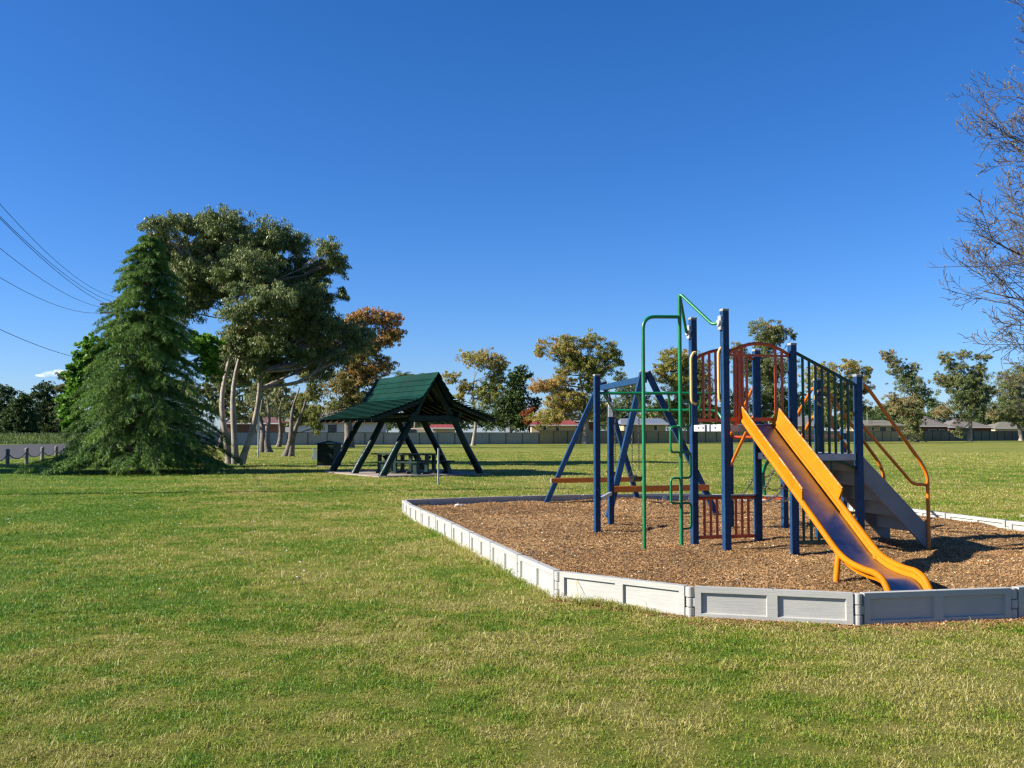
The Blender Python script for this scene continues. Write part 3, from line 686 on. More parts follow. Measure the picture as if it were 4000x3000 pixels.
for b in (-.0, PI_ + .0):
    hr = MB().tube(rnd_path([ST(.045, b, 2.05), ST(.06, b, 2.11), ST(.16, b, 2.02), ST(.87, b, 1.13), ST(.945, b, .98), ST(.945, b, -.02)], .07, 6), .022, 10).build('stair_handrail', M['orange'], play, smooth=50)
    sub(MB().tube(rnd_path(([ST(.17, b, 2.0), ST(.18, b, 1.62), ST(.74, b, .88), ST(.94, b, .87)] if b < .1 else [ST(.03, b, 1.64), ST(.07, b, 1.58), ST(.74, b, .88), ST(.94, b, .87)]), .07, 5), .019, 10).build('lower_rail', M['orange'], None, smooth=50), hr)
    c = MB(); c.box(ST(.045, b, 2.08), (.03, .07, .13), RM); c.build('clamp', M['clamp'], play, bevel=.006)

# ------------------------------------------------------------------ swing set
ap1 = Vector((2.19, 15.85, 2.47)); ap2 = Vector((1.83, 19.45, 2.50))
swing = thing('swing_set', 'blue A-frame swing set with orange cross braces behind the green ladder', 'swing set', (2.0, 17.5, .1))
bd = (ap2 - ap1).normalized()
mb = MB(); mb.beam(ap1 - bd * .0 + Vector((0, 0, -.08)), ap2 + Vector((0, 0, -.08)), .09, .11); mb.build('top_beam', M['blue2'], swing, bevel=.008)
for ap, fl, fr_, sgn in ((ap1, (1.51, 15.5), (3.48, 16.1), -1), (ap2, (.63, 19.17), (2.62, 19.8), 1)):
    ax = Vector((1.95, .6, 0)).normalized()
    for q, o_ in ((fl, -1), (fr_, 1)):
        q = Vector((q[0], q[1], .0)); top = ap + ax * (o_ * .045) + Vector((0, 0, .03)) + bd * sgn * .05
        b_ = q + (q - top).normalized() * .08
        mb = MB(); mb.beam(b_, top, .095, .095, side=bd); L = mb.build('leg', M['blue2'], swing, bevel=.008)
        c = MB(); c.beam(top, top + (top - q).normalized() * .022, .099, .099, side=bd); sub(c.build('leg_cap', M['cap'], None, bevel=.004), L)
    zc = .60 if sgn < 0 else .56
    top = ap; tl = Vector((fl[0], fl[1], 0)).lerp(Vector((ap.x, ap.y, 0)), zc / ap.z); tr_ = Vector((fr_[0], fr_[1], 0)).lerp(Vector((ap.x, ap.y, 0)), zc / ap.z)
    dd_ = (tr_ - tl).normalized(); off_ = bd * sgn * .09 - bd * 0
    cb = MB(); cb.beam(V3(tl - dd_ * .12, zc) - Vector((0, .08, 0)), V3(tr_ + dd_ * .10, zc) - Vector((0, .08, 0)), .06, .095); cbo = cb.build('cross_brace', M['orange'], swing, bevel=.006)
    c = MB(); c.beam(V3(tl - dd_ * .135, zc) - Vector((0, .08, 0)), V3(tl - dd_ * .122, zc) - Vector((0, .08, 0)), .062, .097); sub(c.build('end_cap', M['cap'], None), cbo)
def swing_seat(t0, t1, label):
    pa = ap1 + bd * t0 + Vector((0, 0, -.14)); pb = ap1 + bd * t1 + Vector((0, 0, -.14)); m_ = (pa + pb) / 2; hw = .235; sz = .68
    root = thing('belt_swing', label, 'swing', Vector((m_.x, m_.y, sz)), 'belt swings on the blue swing set')
    sa = m_ - bd * hw; sb = m_ + bd * hw; sa.z = sz + .10; sb.z = sz + .10
    pw = Vector((bd.y, -bd.x, 0))
    seat = MB(); V = []
    for k in range(13):
        t = k / 12; p = sa.lerp(sb, t); p.z = sz + .09 * (2 * t - 1) ** 2 + .0
        for w, dz in ((-.075, 0), (.075, 0), (.075, -.012), (-.075, -.012)): V.append(p + pw * w + Vector((0, 0, dz)))
    seat.add(V, [(i * 4 + k, i * 4 + (k + 1) % 4, (i + 1) * 4 + (k + 1) % 4, (i + 1) * 4 + k) for i in range(12) for k in range(4)] + [(3, 2, 1, 0), (48, 49, 50, 51)])
    seat.build('seat', M['rubber'], root, smooth=40)
    for s_, p_ in ((sa, pa), (sb, pb)):
        c = MB(); jt = s_ + Vector((0, 0, .12)); chain(c, jt, p_, .0, r=.012, link=.05)
        co = c.build('chain', M['chain'], root)
        h = MB(); h.tube([s_ + pw * .06 - Vector((0, 0, .01)), jt, s_ - pw * .06 - Vector((0, 0, .01))], .005, 6); sub(h.build('hanger', M['chain'], None), co)
        h = MB(); h.cyl(p_ - Vector((0, 0, .03)), p_ + Vector((0, 0, .03)), .016, 8); sub(h.build('swivel', M['clamp'], None), co)
swing_seat(.40, .98, 'black belt swing nearer the camera, right of its twin under the blue beam')
swing_seat(2.30, 2.95, 'black belt swing further back, partly hidden behind a blue ladder post')

# litter in the pit and on the lawn
def litter(p, s, label):
    mb = MB(); r_ = random.Random(int(p[0] * 100)); n_ = 9; V = [Vector(p) + Vector((0, 0, s * .45))]
    for k in range(n_): a = 2 * math.pi * k / n_; q = s * r_.uniform(.6, 1.2); V.append(Vector(p) + Vector((math.cos(a) * q, math.sin(a) * q * .7, s * r_.uniform(0, .35))))
    mb.add(V, [(0, 1 + k, 1 + (k + 1) % n_) for k in range(n_)]); o = mb.build('paper_scrap', M['white']); md = o.modifiers.new('t', 'SOLIDIFY'); md.thickness = .002
    tag(o, label, 'litter')
litter((-1.0, 17.9, .15), .10, 'crumpled white paper lying on the mulch near the far left corner')
litter((-1.15, 20.3, .02), .07, 'small white scrap on the grass just beyond the far border')
litter((7.2, 17.6, .03), .10, 'white paper scrap on the grass behind the stairs')
litter((9.0, 17.0, .03), .06, 'tiny white scrap on the grass right of the stair rail')

# ------------------------------------------------------------------ shelter
sa_ = R(32); ac = Vector((math.cos(sa_), math.sin(sa_), 0)); al = Vector((-math.sin(sa_), math.cos(sa_), 0)); S0 = Vector((-2.59, 33.66, 0))
def SH(t, s, z): return S0 + ac * t + al * s + Vector((0, 0, z))
shelter = thing('picnic_shelter', 'dark green timber picnic shelter with steep flared shingle roof on slanting logs', 'shelter', SH(0, 2.6, 0))
RZ = 3.60; LEN = 5.26
def roofz(t):
    t = abs(t)
    if t < .62: return RZ - t * 1.43
    q = t - .62; return RZ - .62 * 1.43 - .40 * q + .02 * q * q - .004
for sg in (-1, 1):
    rf = MB(); tt_ = []; d = 0; t = 0
    edges = [0.0]
    while edges[-1] < 2.42: edges.append(edges[-1] + (.135 if edges[-1] < .6 else .155))
    for i in range(len(edges) - 1):
        t0, t1 = edges[i], edges[i + 1]
        z0, z1 = roofz(t0), roofz(t1 + .035)
        up = .055
        jag = .0
        rf.prism([SH(sg * t0, -.02 + .02 * (i % 2), z0 - .0), SH(sg * (t1 + .035), -.02 + .02 * (i % 2), z1 + up), SH(sg * (t1 + .035), -.02 + .02 * (i % 2), z1 + up - .018), SH(sg * t0, -.02 + .02 * (i % 2), z0 - .02)], al * LEN)
    ro = rf.build('roof_slope', M['roofgreen'], shelter)
    lin = MB(); P_ = [SH(sg * t, .03, roofz(t) - .03) for t in np.linspace(.0, 2.4, 16)]; P2 = [p - Vector((0, 0, .03)) for p in P_][::-1]
    lin.prism(P_ + P2, al * (LEN - .06)); sub(lin.build('roof_lining', M['log'], None), ro)
    for s in np.linspace(.15, LEN - .25, 9):
        rb = MB(); P_ = [SH(sg * t, s, roofz(t) - .065) for t in np.linspace(.05, 2.44, 12)]; P2 = [p - Vector((0, 0, .11)) for p in P_][::-1]
        rb.prism(P_ + P2, al * .06); sub(rb.build('rafter', M['log'], None), ro)
rc = MB(); rc.prism([SH(-.13, -.05, RZ - .14), SH(0, -.05, RZ + .05), SH(.13, -.05, RZ - .14), SH(0, -.05, RZ - .01)], al * (LEN + .1)); rc.build('ridge_cap', M['roofgreen'], shelter)
for s in (.40, 2.8, 5.0):
    for sg in (-1, 1):
        p0 = SH(sg * 2.02, s, -.1); p1 = SH(sg * .02, s, RZ - .22)
        pts = [p0.lerp(p1, q) + ac * (.012 * math.sin(q * 14 + s)) for q in np.linspace(0, 1, 14)]
        MB().tube(pts, [.135 - .035 * q for q in np.linspace(0, 1, 14)], 14).build('leg', M['log'], shelter, smooth=60)
    tb = MB(); tb.beam(SH(-1.0, s - .10, 2.02), SH(1.0, s - .10, 2.02), .05, .20); tb.build('tie_beam', M['log'], shelter, bevel=.006)
for sg in (-1, 1):
    pb_ = MB(); pb_.tube([SH(sg * .92, .05, 2.14), SH(sg * .92, LEN - .1, 2.14)], .08, 12); pb_.build('purlin', M['log'], shelter, smooth=60)
slab = MB(); slab.prism([SH(-2.2, .1, -.05), SH(2.3, .1, -.05), SH(2.3, 5.2, -.05), SH(-2.2, 5.2, -.05)], Vector((0, 0, .09))); tag(slab.build('concrete_slab', M['concrete']), kind='structure')
# picnic table and benches
td = Vector((.90, -.43, 0)).normalized(); tn_ = Vector((td.y, -td.x, 0)); tc = Vector((-3.85, 35.15, .04))
TMt = Matrix((td, Vector((-td.y, td.x, 0)), Vector((0, 0, 1)))).transposed()
def slab_top(mb, c, L, w, z, n):
    for k in range(n):
        o_ = (k - (n - 1) / 2) * (w / n); mb.box(c + tn_ * o_ + Vector((0, 0, z)), (L, w / n - .012, .05), TMt)
tab = thing('picnic_table', 'dark green plank picnic table under the shelter', 'picnic table', tc)
mb = MB(); slab_top(mb, tc, 2.6, .78, .70, 6); mb.build('table_top', M['benchp'], tab, bevel=.004)
for s in (-1, -.33, .33, 1):
    for w in (-.25, .25):
        mb = MB(); mb.box(tc + td * s * 1.0 + tn_ * w + Vector((0, 0, .34)), (.12, .10, .67), TMt); mb.box(tc + td * s * 1.0 + tn_ * w + Vector((0, 0, .04)), (.2, .2, .08), TMt); mb.build('leg', M['benchp'], tab)
mb = MB(); mb.beam(tc + td * .5 + Vector((0, 0, .1)), tc + td * 1.0 + Vector((0, 0, .62)), .06, .08); mb.beam(tc - td * .5 + Vector((0, 0, .1)), tc - td * 1.0 + Vector((0, 0, .62)), .06, .08); mb.build('brace', M['benchp'], tab)
for off_, L_, sh, lab in ((.85, 1.6, .25, 'dark green bench on the near side of the picnic table'), (-.85, 2.9, 0, 'long dark green bench on the far side of the picnic table')):
    c0 = tc + tn_ * off_ + td * sh; bn = thing('bench', lab, 'bench', c0, 'benches under the picnic shelter')
    mb = MB(); slab_top(mb, c0, L_, .34, .43, 3); mb.build('seat', M['benchp'], bn, bevel=.004)
    for s in (-.42, .42):
        mb = MB(); mb.box(c0 + td * s * L_ + Vector((0, 0, .2)), (.14, .2, .40), TMt); mb.box(c0 + td * s * L_ + Vector((0, 0, .035)), (.24, .28, .07), TMt); mb.build('leg', M['benchp'], bn)

# bin enclosure
bx, by = gx(1282, 43.4), 43.4
bn = thing('bin_enclosure', 'dark green square bin box with low pyramid lid left of the shelter', 'bin', (bx, by, 0))
BM = Matrix.Rotation(R(-14), 3, 'Z'); bc = Vector((bx, by + .35, 0))
mb = MB(); mb.box(bc + Vector((0, 0, .52)), (.82, .82, .98), BM); mb.build('box', M['bin'], bn, bevel=.02)
mb = MB(); q = [bc + BM @ Vector((i * .44, j * .44, 1.01)) for i, j in ((-1, -1), (1, -1), (1, 1), (-1, 1))]; mb.add(q + [p + Vector((0, 0, .03)) for p in q] + [bc + Vector((0, 0, 1.17))], [(3, 2, 1, 0), (0, 1, 5, 4), (1, 2, 6, 5), (2, 3, 7, 6), (3, 0, 4, 7), (4, 5, 8), (5, 6, 8), (6, 7, 8), (7, 4, 8)]); mb.build('lid', M['bin'], bn)
mb = MB(); mb.box(bc + Vector((0, 0, .012)), (1.0, 1.0, .05), BM); mb.build('base_pad', M['concrete'], bn)
mb = MB(); mb.box(bc + BM @ Vector((0, -.418, .5)), (.66, .012, .8), BM); mb.build('door', M['bin'], bn, bevel=.004)
# pale grey curved panel behind the bin
Yp = 53.0; gpn = MB(); sil = [(1219, 1796), (1217, 1786), (1223, 1777), (1225, 1762), (1222, 1752), (1227, 1748), (1231, 1754), (1235, 1751), (1236, 1760), (1241, 1764), (1246, 1780), (1246, 1797), (1238, 1799), (1230, 1790), (1224, 1797)]
gpn.prism([gp(x, y, Yp) for x, y in sil], Vector((0, .07, 0)))
o = gpn.build('rocker_panel', paint('faded_grey_plastic', (.32, .40, .40), .6, .1), bevel=.01); tag(o, 'small pale grey curved cut-out panel standing on the grass left of the green bin', 'play panel')
# sign post and bare post
Ys = 59.5; sx = gx(1011.5, Ys)
sp = thing('sign_post', 'tall galvanised post with narrow white sign seen edge-on, left of the bare forked tree', 'sign', (sx, Ys, 0))
MB().cyl((sx, Ys, -.05), (sx, Ys, 2.5), .05, 10).build('pole', M['galv'], sp, smooth=50)
mb = MB(); mb.box((sx - .02, Ys - .09, 2.08), (.15, .03, .95), Matrix.Rotation(R(15), 3, 'Z')); mb.build('sign_plate', M['white'], sp, bevel=.004)
mb = MB(); mb.box((sx - .035, Ys - .108, 2.15), (.05, .004, .22), Matrix.Rotation(R(15), 3, 'Z')); mb.build('sign_marking', M['orange'], sp)
Yq = 28.3; qx = gx(1713, Yq); mb = MB(); mb.cyl((qx, Yq, -.05), (qx, Yq, 1.06), .028, 10); tag(mb.build('steel_post', M['galv'], smooth=50), 'short bare galvanised post on the grass in front of the shelter', 'post')

# bollards with chains at the left
bpos = [(-21.9, 40.7), (-22.9, 43.7), (-23.6, 46.8), (-24.35, 49.9), (-25.1, 53.0), (-25.8, 56.1)]
blab = ['timber bollard at the very left edge of the lawn beyond the frame', 'leftmost timber bollard with hanging chain beside the road', 'middle of the three timber bollards beside the road', 'timber bollard closest to the big conifer beside the road', 'timber bollard hidden behind the conifer branches', 'last timber bollard behind the conifer']
for (x, y), lb in zip(bpos, blab):
    b_ = thing('bollard', lb, 'bollard', (x, y, 0), 'timber bollards along the road')
    MB().tube([(x, y, -.05), (x, y, .72)], .085, 12).build('shaft', M['timber'], b_, smooth=50)
    MB().tube([(x, y, .70), (x, y, .725), (x, y, .77), (x, y, .80)], [.10, .10, .07, .02], 12).build('cap', M['timber'], b_, smooth=50)
for i in range(len(bpos) - 1):
    a = Vector((*bpos[i], .62)); b = Vector((*bpos[i + 1], .62))
    mb = MB(); mb.tube([a.lerp(b, t) + Vector((0, 0, -.32 * 4 * t * (1 - t))) for t in np.linspace(0, 1, 13)], .022, 6)
    tag(mb.build('hanging_chain', M['wire'], smooth=60), ['dark chain running out of the left edge of the picture', 'dark drooping chain between the left and middle bollards', 'dark drooping chain between the middle and right bollards', 'dark drooping chain from the right bollard into the conifer', 'dark chain hidden behind the conifer'][i], 'chain', 'chains hung between the bollards')

# power poles and wires
pA = Vector((-25.6, 62.0, 0)); pB = Vector((-14.2, 23.2, 0))
for p, lb in ((pA, 'timber power pole hidden behind the big conifer'), (pB, 'timber power pole just outside the left edge of the picture')):
    pr_ = thing('power_pole', lb, 'power pole', p, 'power poles beside the road')
    MB().tube([p, p + Vector((0, 0, 9.6 if p is pB else 10.3))], [.16, .11], 12).build('pole', M['darkwood'], pr_, smooth=50)
    z_ = 9.3 if p is pA else 9.0
    for zc in (z_, z_ + .55):
        mb = MB(); mb.beam(p + Vector((-1.1, -.1, zc)), p + Vector((1.1, -.1, zc)), .1, .12); mb.build('crossarm', M['darkwood'], pr_)
        for xo in (-1.0, -.45, .45, 1.0): MB().tube([p + Vector((xo, -.1, zc + .05)), p + Vector((xo, -.1, zc + .18))], .035, 8).build('insulator', M['clamp'], pr_)
wires = [((.0, 437, 1166), 795), ((.0, 450, 1204), 893), ((.0, 452, 1212), 918), ((.0, 416, 1228), 958), ((.0, 400, 1243), 985), ((.0, 300, 1170), None)]
def wire(zA, zB, off, sag, lab):
    a = pA + Vector((off, 0, zA)); b = pB + Vector((off, 0, zB)); e_ = b + (b - a) * .02
    mb = MB(); mb.tube([a.lerp(b, t) + Vector((0, 0, -sag * 4 * t * (1 - t))) for t in np.linspace(0, 1, 25)], .010, 5)
    tag(mb.build('power_line', M['wire'], smooth=60), lab, 'power line', 'power lines at the left edge')
wire(10.3, 9.05, .0, .9, 'topmost power line, highest at the left edge')
wire(9.85, 8.05, .45, .75, 'second power line down at the left edge')
wire(9.60, 7.9, -.45, .8, 'third power line down at the left edge')
wire(9.5, 7.45, 1.0, .8, 'fourth power line down at the left edge')
wire(9.3, 7.15, -1.0, .8, 'fifth power line down, above the lone lowest wire')
wire(6.2, 4.9, 0, .55, 'lowest wire, alone well under the other power lines')

# ------------------------------------------------------------------ boundary fence
def corr(a, b, h, mat, mp, lab, nm=None):
    """corrugated sheet fence with posts"""
    a = Vector((a[0], a[1], 0)); b = Vector((b[0], b[1], 0)); L = (b - a).length; u_ = (b - a) / L; nrm = Vector((-u_.y, u_.x, 0))
    root = thing('boundary_fence', lab, 'fence', a, 'sheet metal fence along the back of the park')
    m_ = int(L / .13); V = []
    for i in range(m_ + 1):
        p = a + u_ * (L * i / m_) + nrm * (.018 if i % 2 else -.018)
        V += [p, p + Vector((0, 0, h))]
    MB().add(V, [(2 * i, 2 * i + 2, 2 * i + 3, 2 * i + 1) for i in range(m_)]).build('sheeting', mat, root)
    n_ = max(2, int(round(L / 2.4)))
    pm = MB()
    for i in range(n_ + 1):
        p = a + u_ * (L * i / n_) - nrm * .05; q = MB().box(p + Vector((0, 0, h / 2)), (.07, .06, h + .02)); q.build('post', mp, root)
    rl = MB(); rl.beam(a + Vector((0, 0, h)) - nrm * .0, b + Vector((0, 0, h)), .06, .05); rl.build('top_rail', mp, root)
fg = paint('grey_fence_sheet', (.40, .39, .35), .6, .08, .3, .02); fgp = paint('dark_fence_post', (.06, .062, .06), .6, .1)
fo = paint('olive_fence_sheet', (.46, .37, .20), .6, .08, .3, .02); fop = paint('olive_fence_post', (.14, .125, .09), .6, .1)
fd = paint('dark_olive_fence_sheet', (.15, .15, .105), .6, .1, .3, .02); fdp = paint('dark_olive_post', (.05, .055, .048), .6, .1)
fb_ = paint('blue_grey_fence_sheet', (.30, .34, .38), .6, .1, .3, .02)
FA = (-46, 116.5); FB = (-31.2, 121.5); FC = (3.72, 133.5); FD = (gx(2105, 133.6), 133.6); FE = (gx(3605, 180), 180); FG_ = (gx(4120, 200), 200)
corr(FA, (gx(1125, 121), 121), 1.6, fb_, fgp, 'blue grey sheet fence behind the bare forked trees')
corr((gx(1127, 121), 121), FC, 1.58, fg, fgp, 'mid grey sheet fence behind the picnic shelter')
corr((3.78, 133.5), FE, 1.84, fo, fop, 'taller olive brown sheet fence behind the swings and slide')
corr((FE[0] + .1, FE[1]), FG_, 1.9, fd, fdp, 'very dark sheet fence at the right behind the white-trunked gums')

# ------------------------------------------------------------------ houses
def house(px0, px1, Y, eave, ridge, wall, roof, lab, depth=9, hip=0.0, gutter=None, wins=(), gable_front=False, yaw=0):
    x0, x1 = gx(px0, Y), gx(px1, Y); root = thing('house', lab, 'house', ((x0 + x1) / 2, Y, 0), 'houses beyond the park fence')
    mb = MB(); mb.box(((x0 + x1) / 2, Y + depth / 2, eave / 2), (x1 - x0, depth, eave)); mb.build('wall', wall, root)
    ov = .5; ax, bx_ = x0 - ov, x1 + ov; ya, yb = Y - ov, Y + depth + ov; rz = MB()
    if gable_front:
        xm = (x0 + x1) / 2; V = [(ax, ya, eave), (bx_, ya, eave), (xm, ya, ridge), (ax, yb, eave), (bx_, yb, eave), (xm, yb, ridge)]
        rz.add(V, [(0, 2, 5, 3), (2, 1, 4, 5), (0, 3, 4, 1)])
        mg = MB(); mg.prism([Vector((x0, Y, eave)), Vector((x1, Y, eave)), Vector((xm, Y, ridge - .25))], Vector((0, .15, 0))); mg.build('gable', wall, root)
    else:
        ym = (ya + yb) / 2; V = [(ax, ya, eave), (bx_, ya, eave), (bx_, yb, eave), (ax, yb, eave), (ax + hip, ym, ridge), (bx_ - hip, ym, ridge)]
        rz.add(V, [(0, 1, 5, 4), (2, 3, 4, 5), (1, 2, 5), (3, 0, 4), (0, 3, 2, 1)])
    r_ = rz.build('roof', roof, root)
    gt = MB(); gt.box(((ax + bx_) / 2, ya - .06, eave - .02), (bx_ - ax, .12, .17)); gt.build('gutter', gutter or M['white'], root)
    for (wa, wb, za, zb) in wins:
        w = MB(); xa, xb = gx(wa, Y), gx(wb, Y); w.box(((xa + xb) / 2, Y - .03, (za + zb) / 2), (xb - xa, .08, zb - za)); wo_ = w.build('window', M['white'], root)
        pn = MB(); nn_ = max(1, int((xb - xa) / .9))
        for k in range(nn_):
            xx = xa + .06 + (xb - xa - .12) * (k + .5) / nn_; pn.box((xx, Y - .075, (za + zb) / 2), ((xb - xa - .12) / nn_ - .05, .02, zb - za - .12))
        sub(pn.build('pane', glassm, None), wo_)
    return root
glassm = paint('dark_window_glass', (.03, .04, .05), .1, .2)
W_w = paint('white_weatherboard', (.62, .62, .64), .7, .06); W_c = paint('cream_wall', (.62, .5, .34), .7, .08); W_y = paint('pale_yellow_wall', (.5, .42, .24), .7, .08); W_b = paint('brown_brick', (.16, .07, .045), .8, .2)
R_r = paint('red_roof', (.30, .05, .03), .6, .15, .5); R_d = paint('dull_brown_roof', (.17, .07, .055), .7, .15); R_g = paint('grey_tile_roof', (.2, .185, .165), .75, .15, .8); R_b = paint('blue_grey_metal_roof', (.19, .22, .27), .45, .1); R_t = paint('taupe_roof', (.19, .165, .14), .7, .12); R_o = paint('olive_tile_roof', (.2, .18, .13), .75, .12)
house(1115, 1475, 134, 3.05, 5.4, W_w, R_g, 'white weatherboard house with grey roof behind the grey fence left of the shelter', hip=3, gutter=R_r, wins=((1279, 1319, 1.4, 2.75),))
house(880, 1085, 138, 2.9, 3.9, W_b, R_d, 'brown house with dull red roof behind the blue grey fence at the forked trees', hip=2)
house(1690, 1770, 152, 2.3, 2.9, W_c, R_r, 'small cream outbuilding with bright red roof seen through the shelter', depth=5)
house(2076, 2250, 150, 2.75, 3.6, W_c, R_r, 'long cream house with low red roof behind the left white-trunked gum', hip=1.0, wins=((2170, 2185, 1.7, 2.6), (2120, 2135, 1.9, 2.6)), gutter=M['white'])
house(2262, 2330, 152, 3.4, 3.9, W_b, R_g, 'brown building with pale flat roof right of the white-trunked gum', depth=6)
house(2436, 2600, 158, 3.0, 4.0, W_y, R_b, 'pale yellow house with blue grey metal roof behind the swing', hip=.5, wins=((2552, 2568, 1.9, 2.8), (2595, 2598, 1.9, 2.8)))
house(3105, 3190, 176, 2.9, 4.6, W_c, R_g, 'house with grey tiled roof glimpsed between slide and post', hip=1.0)
house(3350, 3540, 184, 2.9, 4.05, W_y, R_o, 'long low house with olive tiled roof and satellite dish', hip=3.0, gutter=R_g, wins=((3402, 3414, 1.9, 2.7), (3433, 3462, 1.8, 2.7), (3476, 3500, 1.8, 2.7)))
house(3590, 3700, 196, 2.9, 5.0, W_b, R_t, 'brick house with tall taupe hipped roof between the gums', hip=4.0, wins=((3625, 3655, 1.7, 2.3), (3667, 3686, 1.7, 2.3)))
house(3706, 3870, 203, 2.7, 4.6, W_b, R_t, 'taupe roofed house behind the white-trunked gum at the right', hip=4.0)
house(3885, 4060, 215, 2.6, 4.1, W_c, R_o, 'low house with pale gutter at the right edge', hip=4.0)
# dish, mast, van
mb = MB(); dc = Vector((gx(3406, 183), 183.5, 3.45)); mb.tube([dc, dc + Vector((-.05, -.1, .05)), dc + Vector((-.12, -.22, .12))], [.06, .35, .45], 14); o = mb.build('satellite_dish', fgp, smooth=60); tag(o, 'dark satellite dish on the olive tiled roof', 'satellite dish')
mb = MB(); mx_ = gx(3358, 190); mb.cyl((mx_, 186, 0), (mx_, 186, 6.4), .09, 6); tag(mb.build('utility_pole', M['galv']), 'slim grey utility pole beside the olive roofed house', 'pole')
van = thing('caravan', 'white van roof showing above the grey fence through the shelter', 'van', (gx(1622, 140), 140, 0))
vx = gx(1622, 140); mb = MB(); mb.prism([Vector((vx - 1.0, 139, .5)), Vector((vx - .95, 139, 1.55)), Vector((vx - .6, 139, 2.15)), Vector((vx - .3, 139, 2.25)), Vector((vx + 2.2, 139, 2.25)), Vector((vx + 2.3, 139, .5))], Vector((0, 2, 0))); mb.build('body', W_c, van, bevel=.08)
mb = MB(); mb.prism([Vector((vx - .85, 138.96, 1.6)), Vector((vx - .55, 138.96, 2.05)), Vector((vx + .2, 138.96, 2.05)), Vector((vx + .2, 138.96, 1.6))], Vector((0, .05, 0))); mb.build('window', glassm, van)
for wx in (-.4, 1.6): MB().cyl((vx + wx, 138.95, .35), (vx + wx, 139.15, .35), .35, 16).build('wheel', M['rubber'], van, smooth=50)

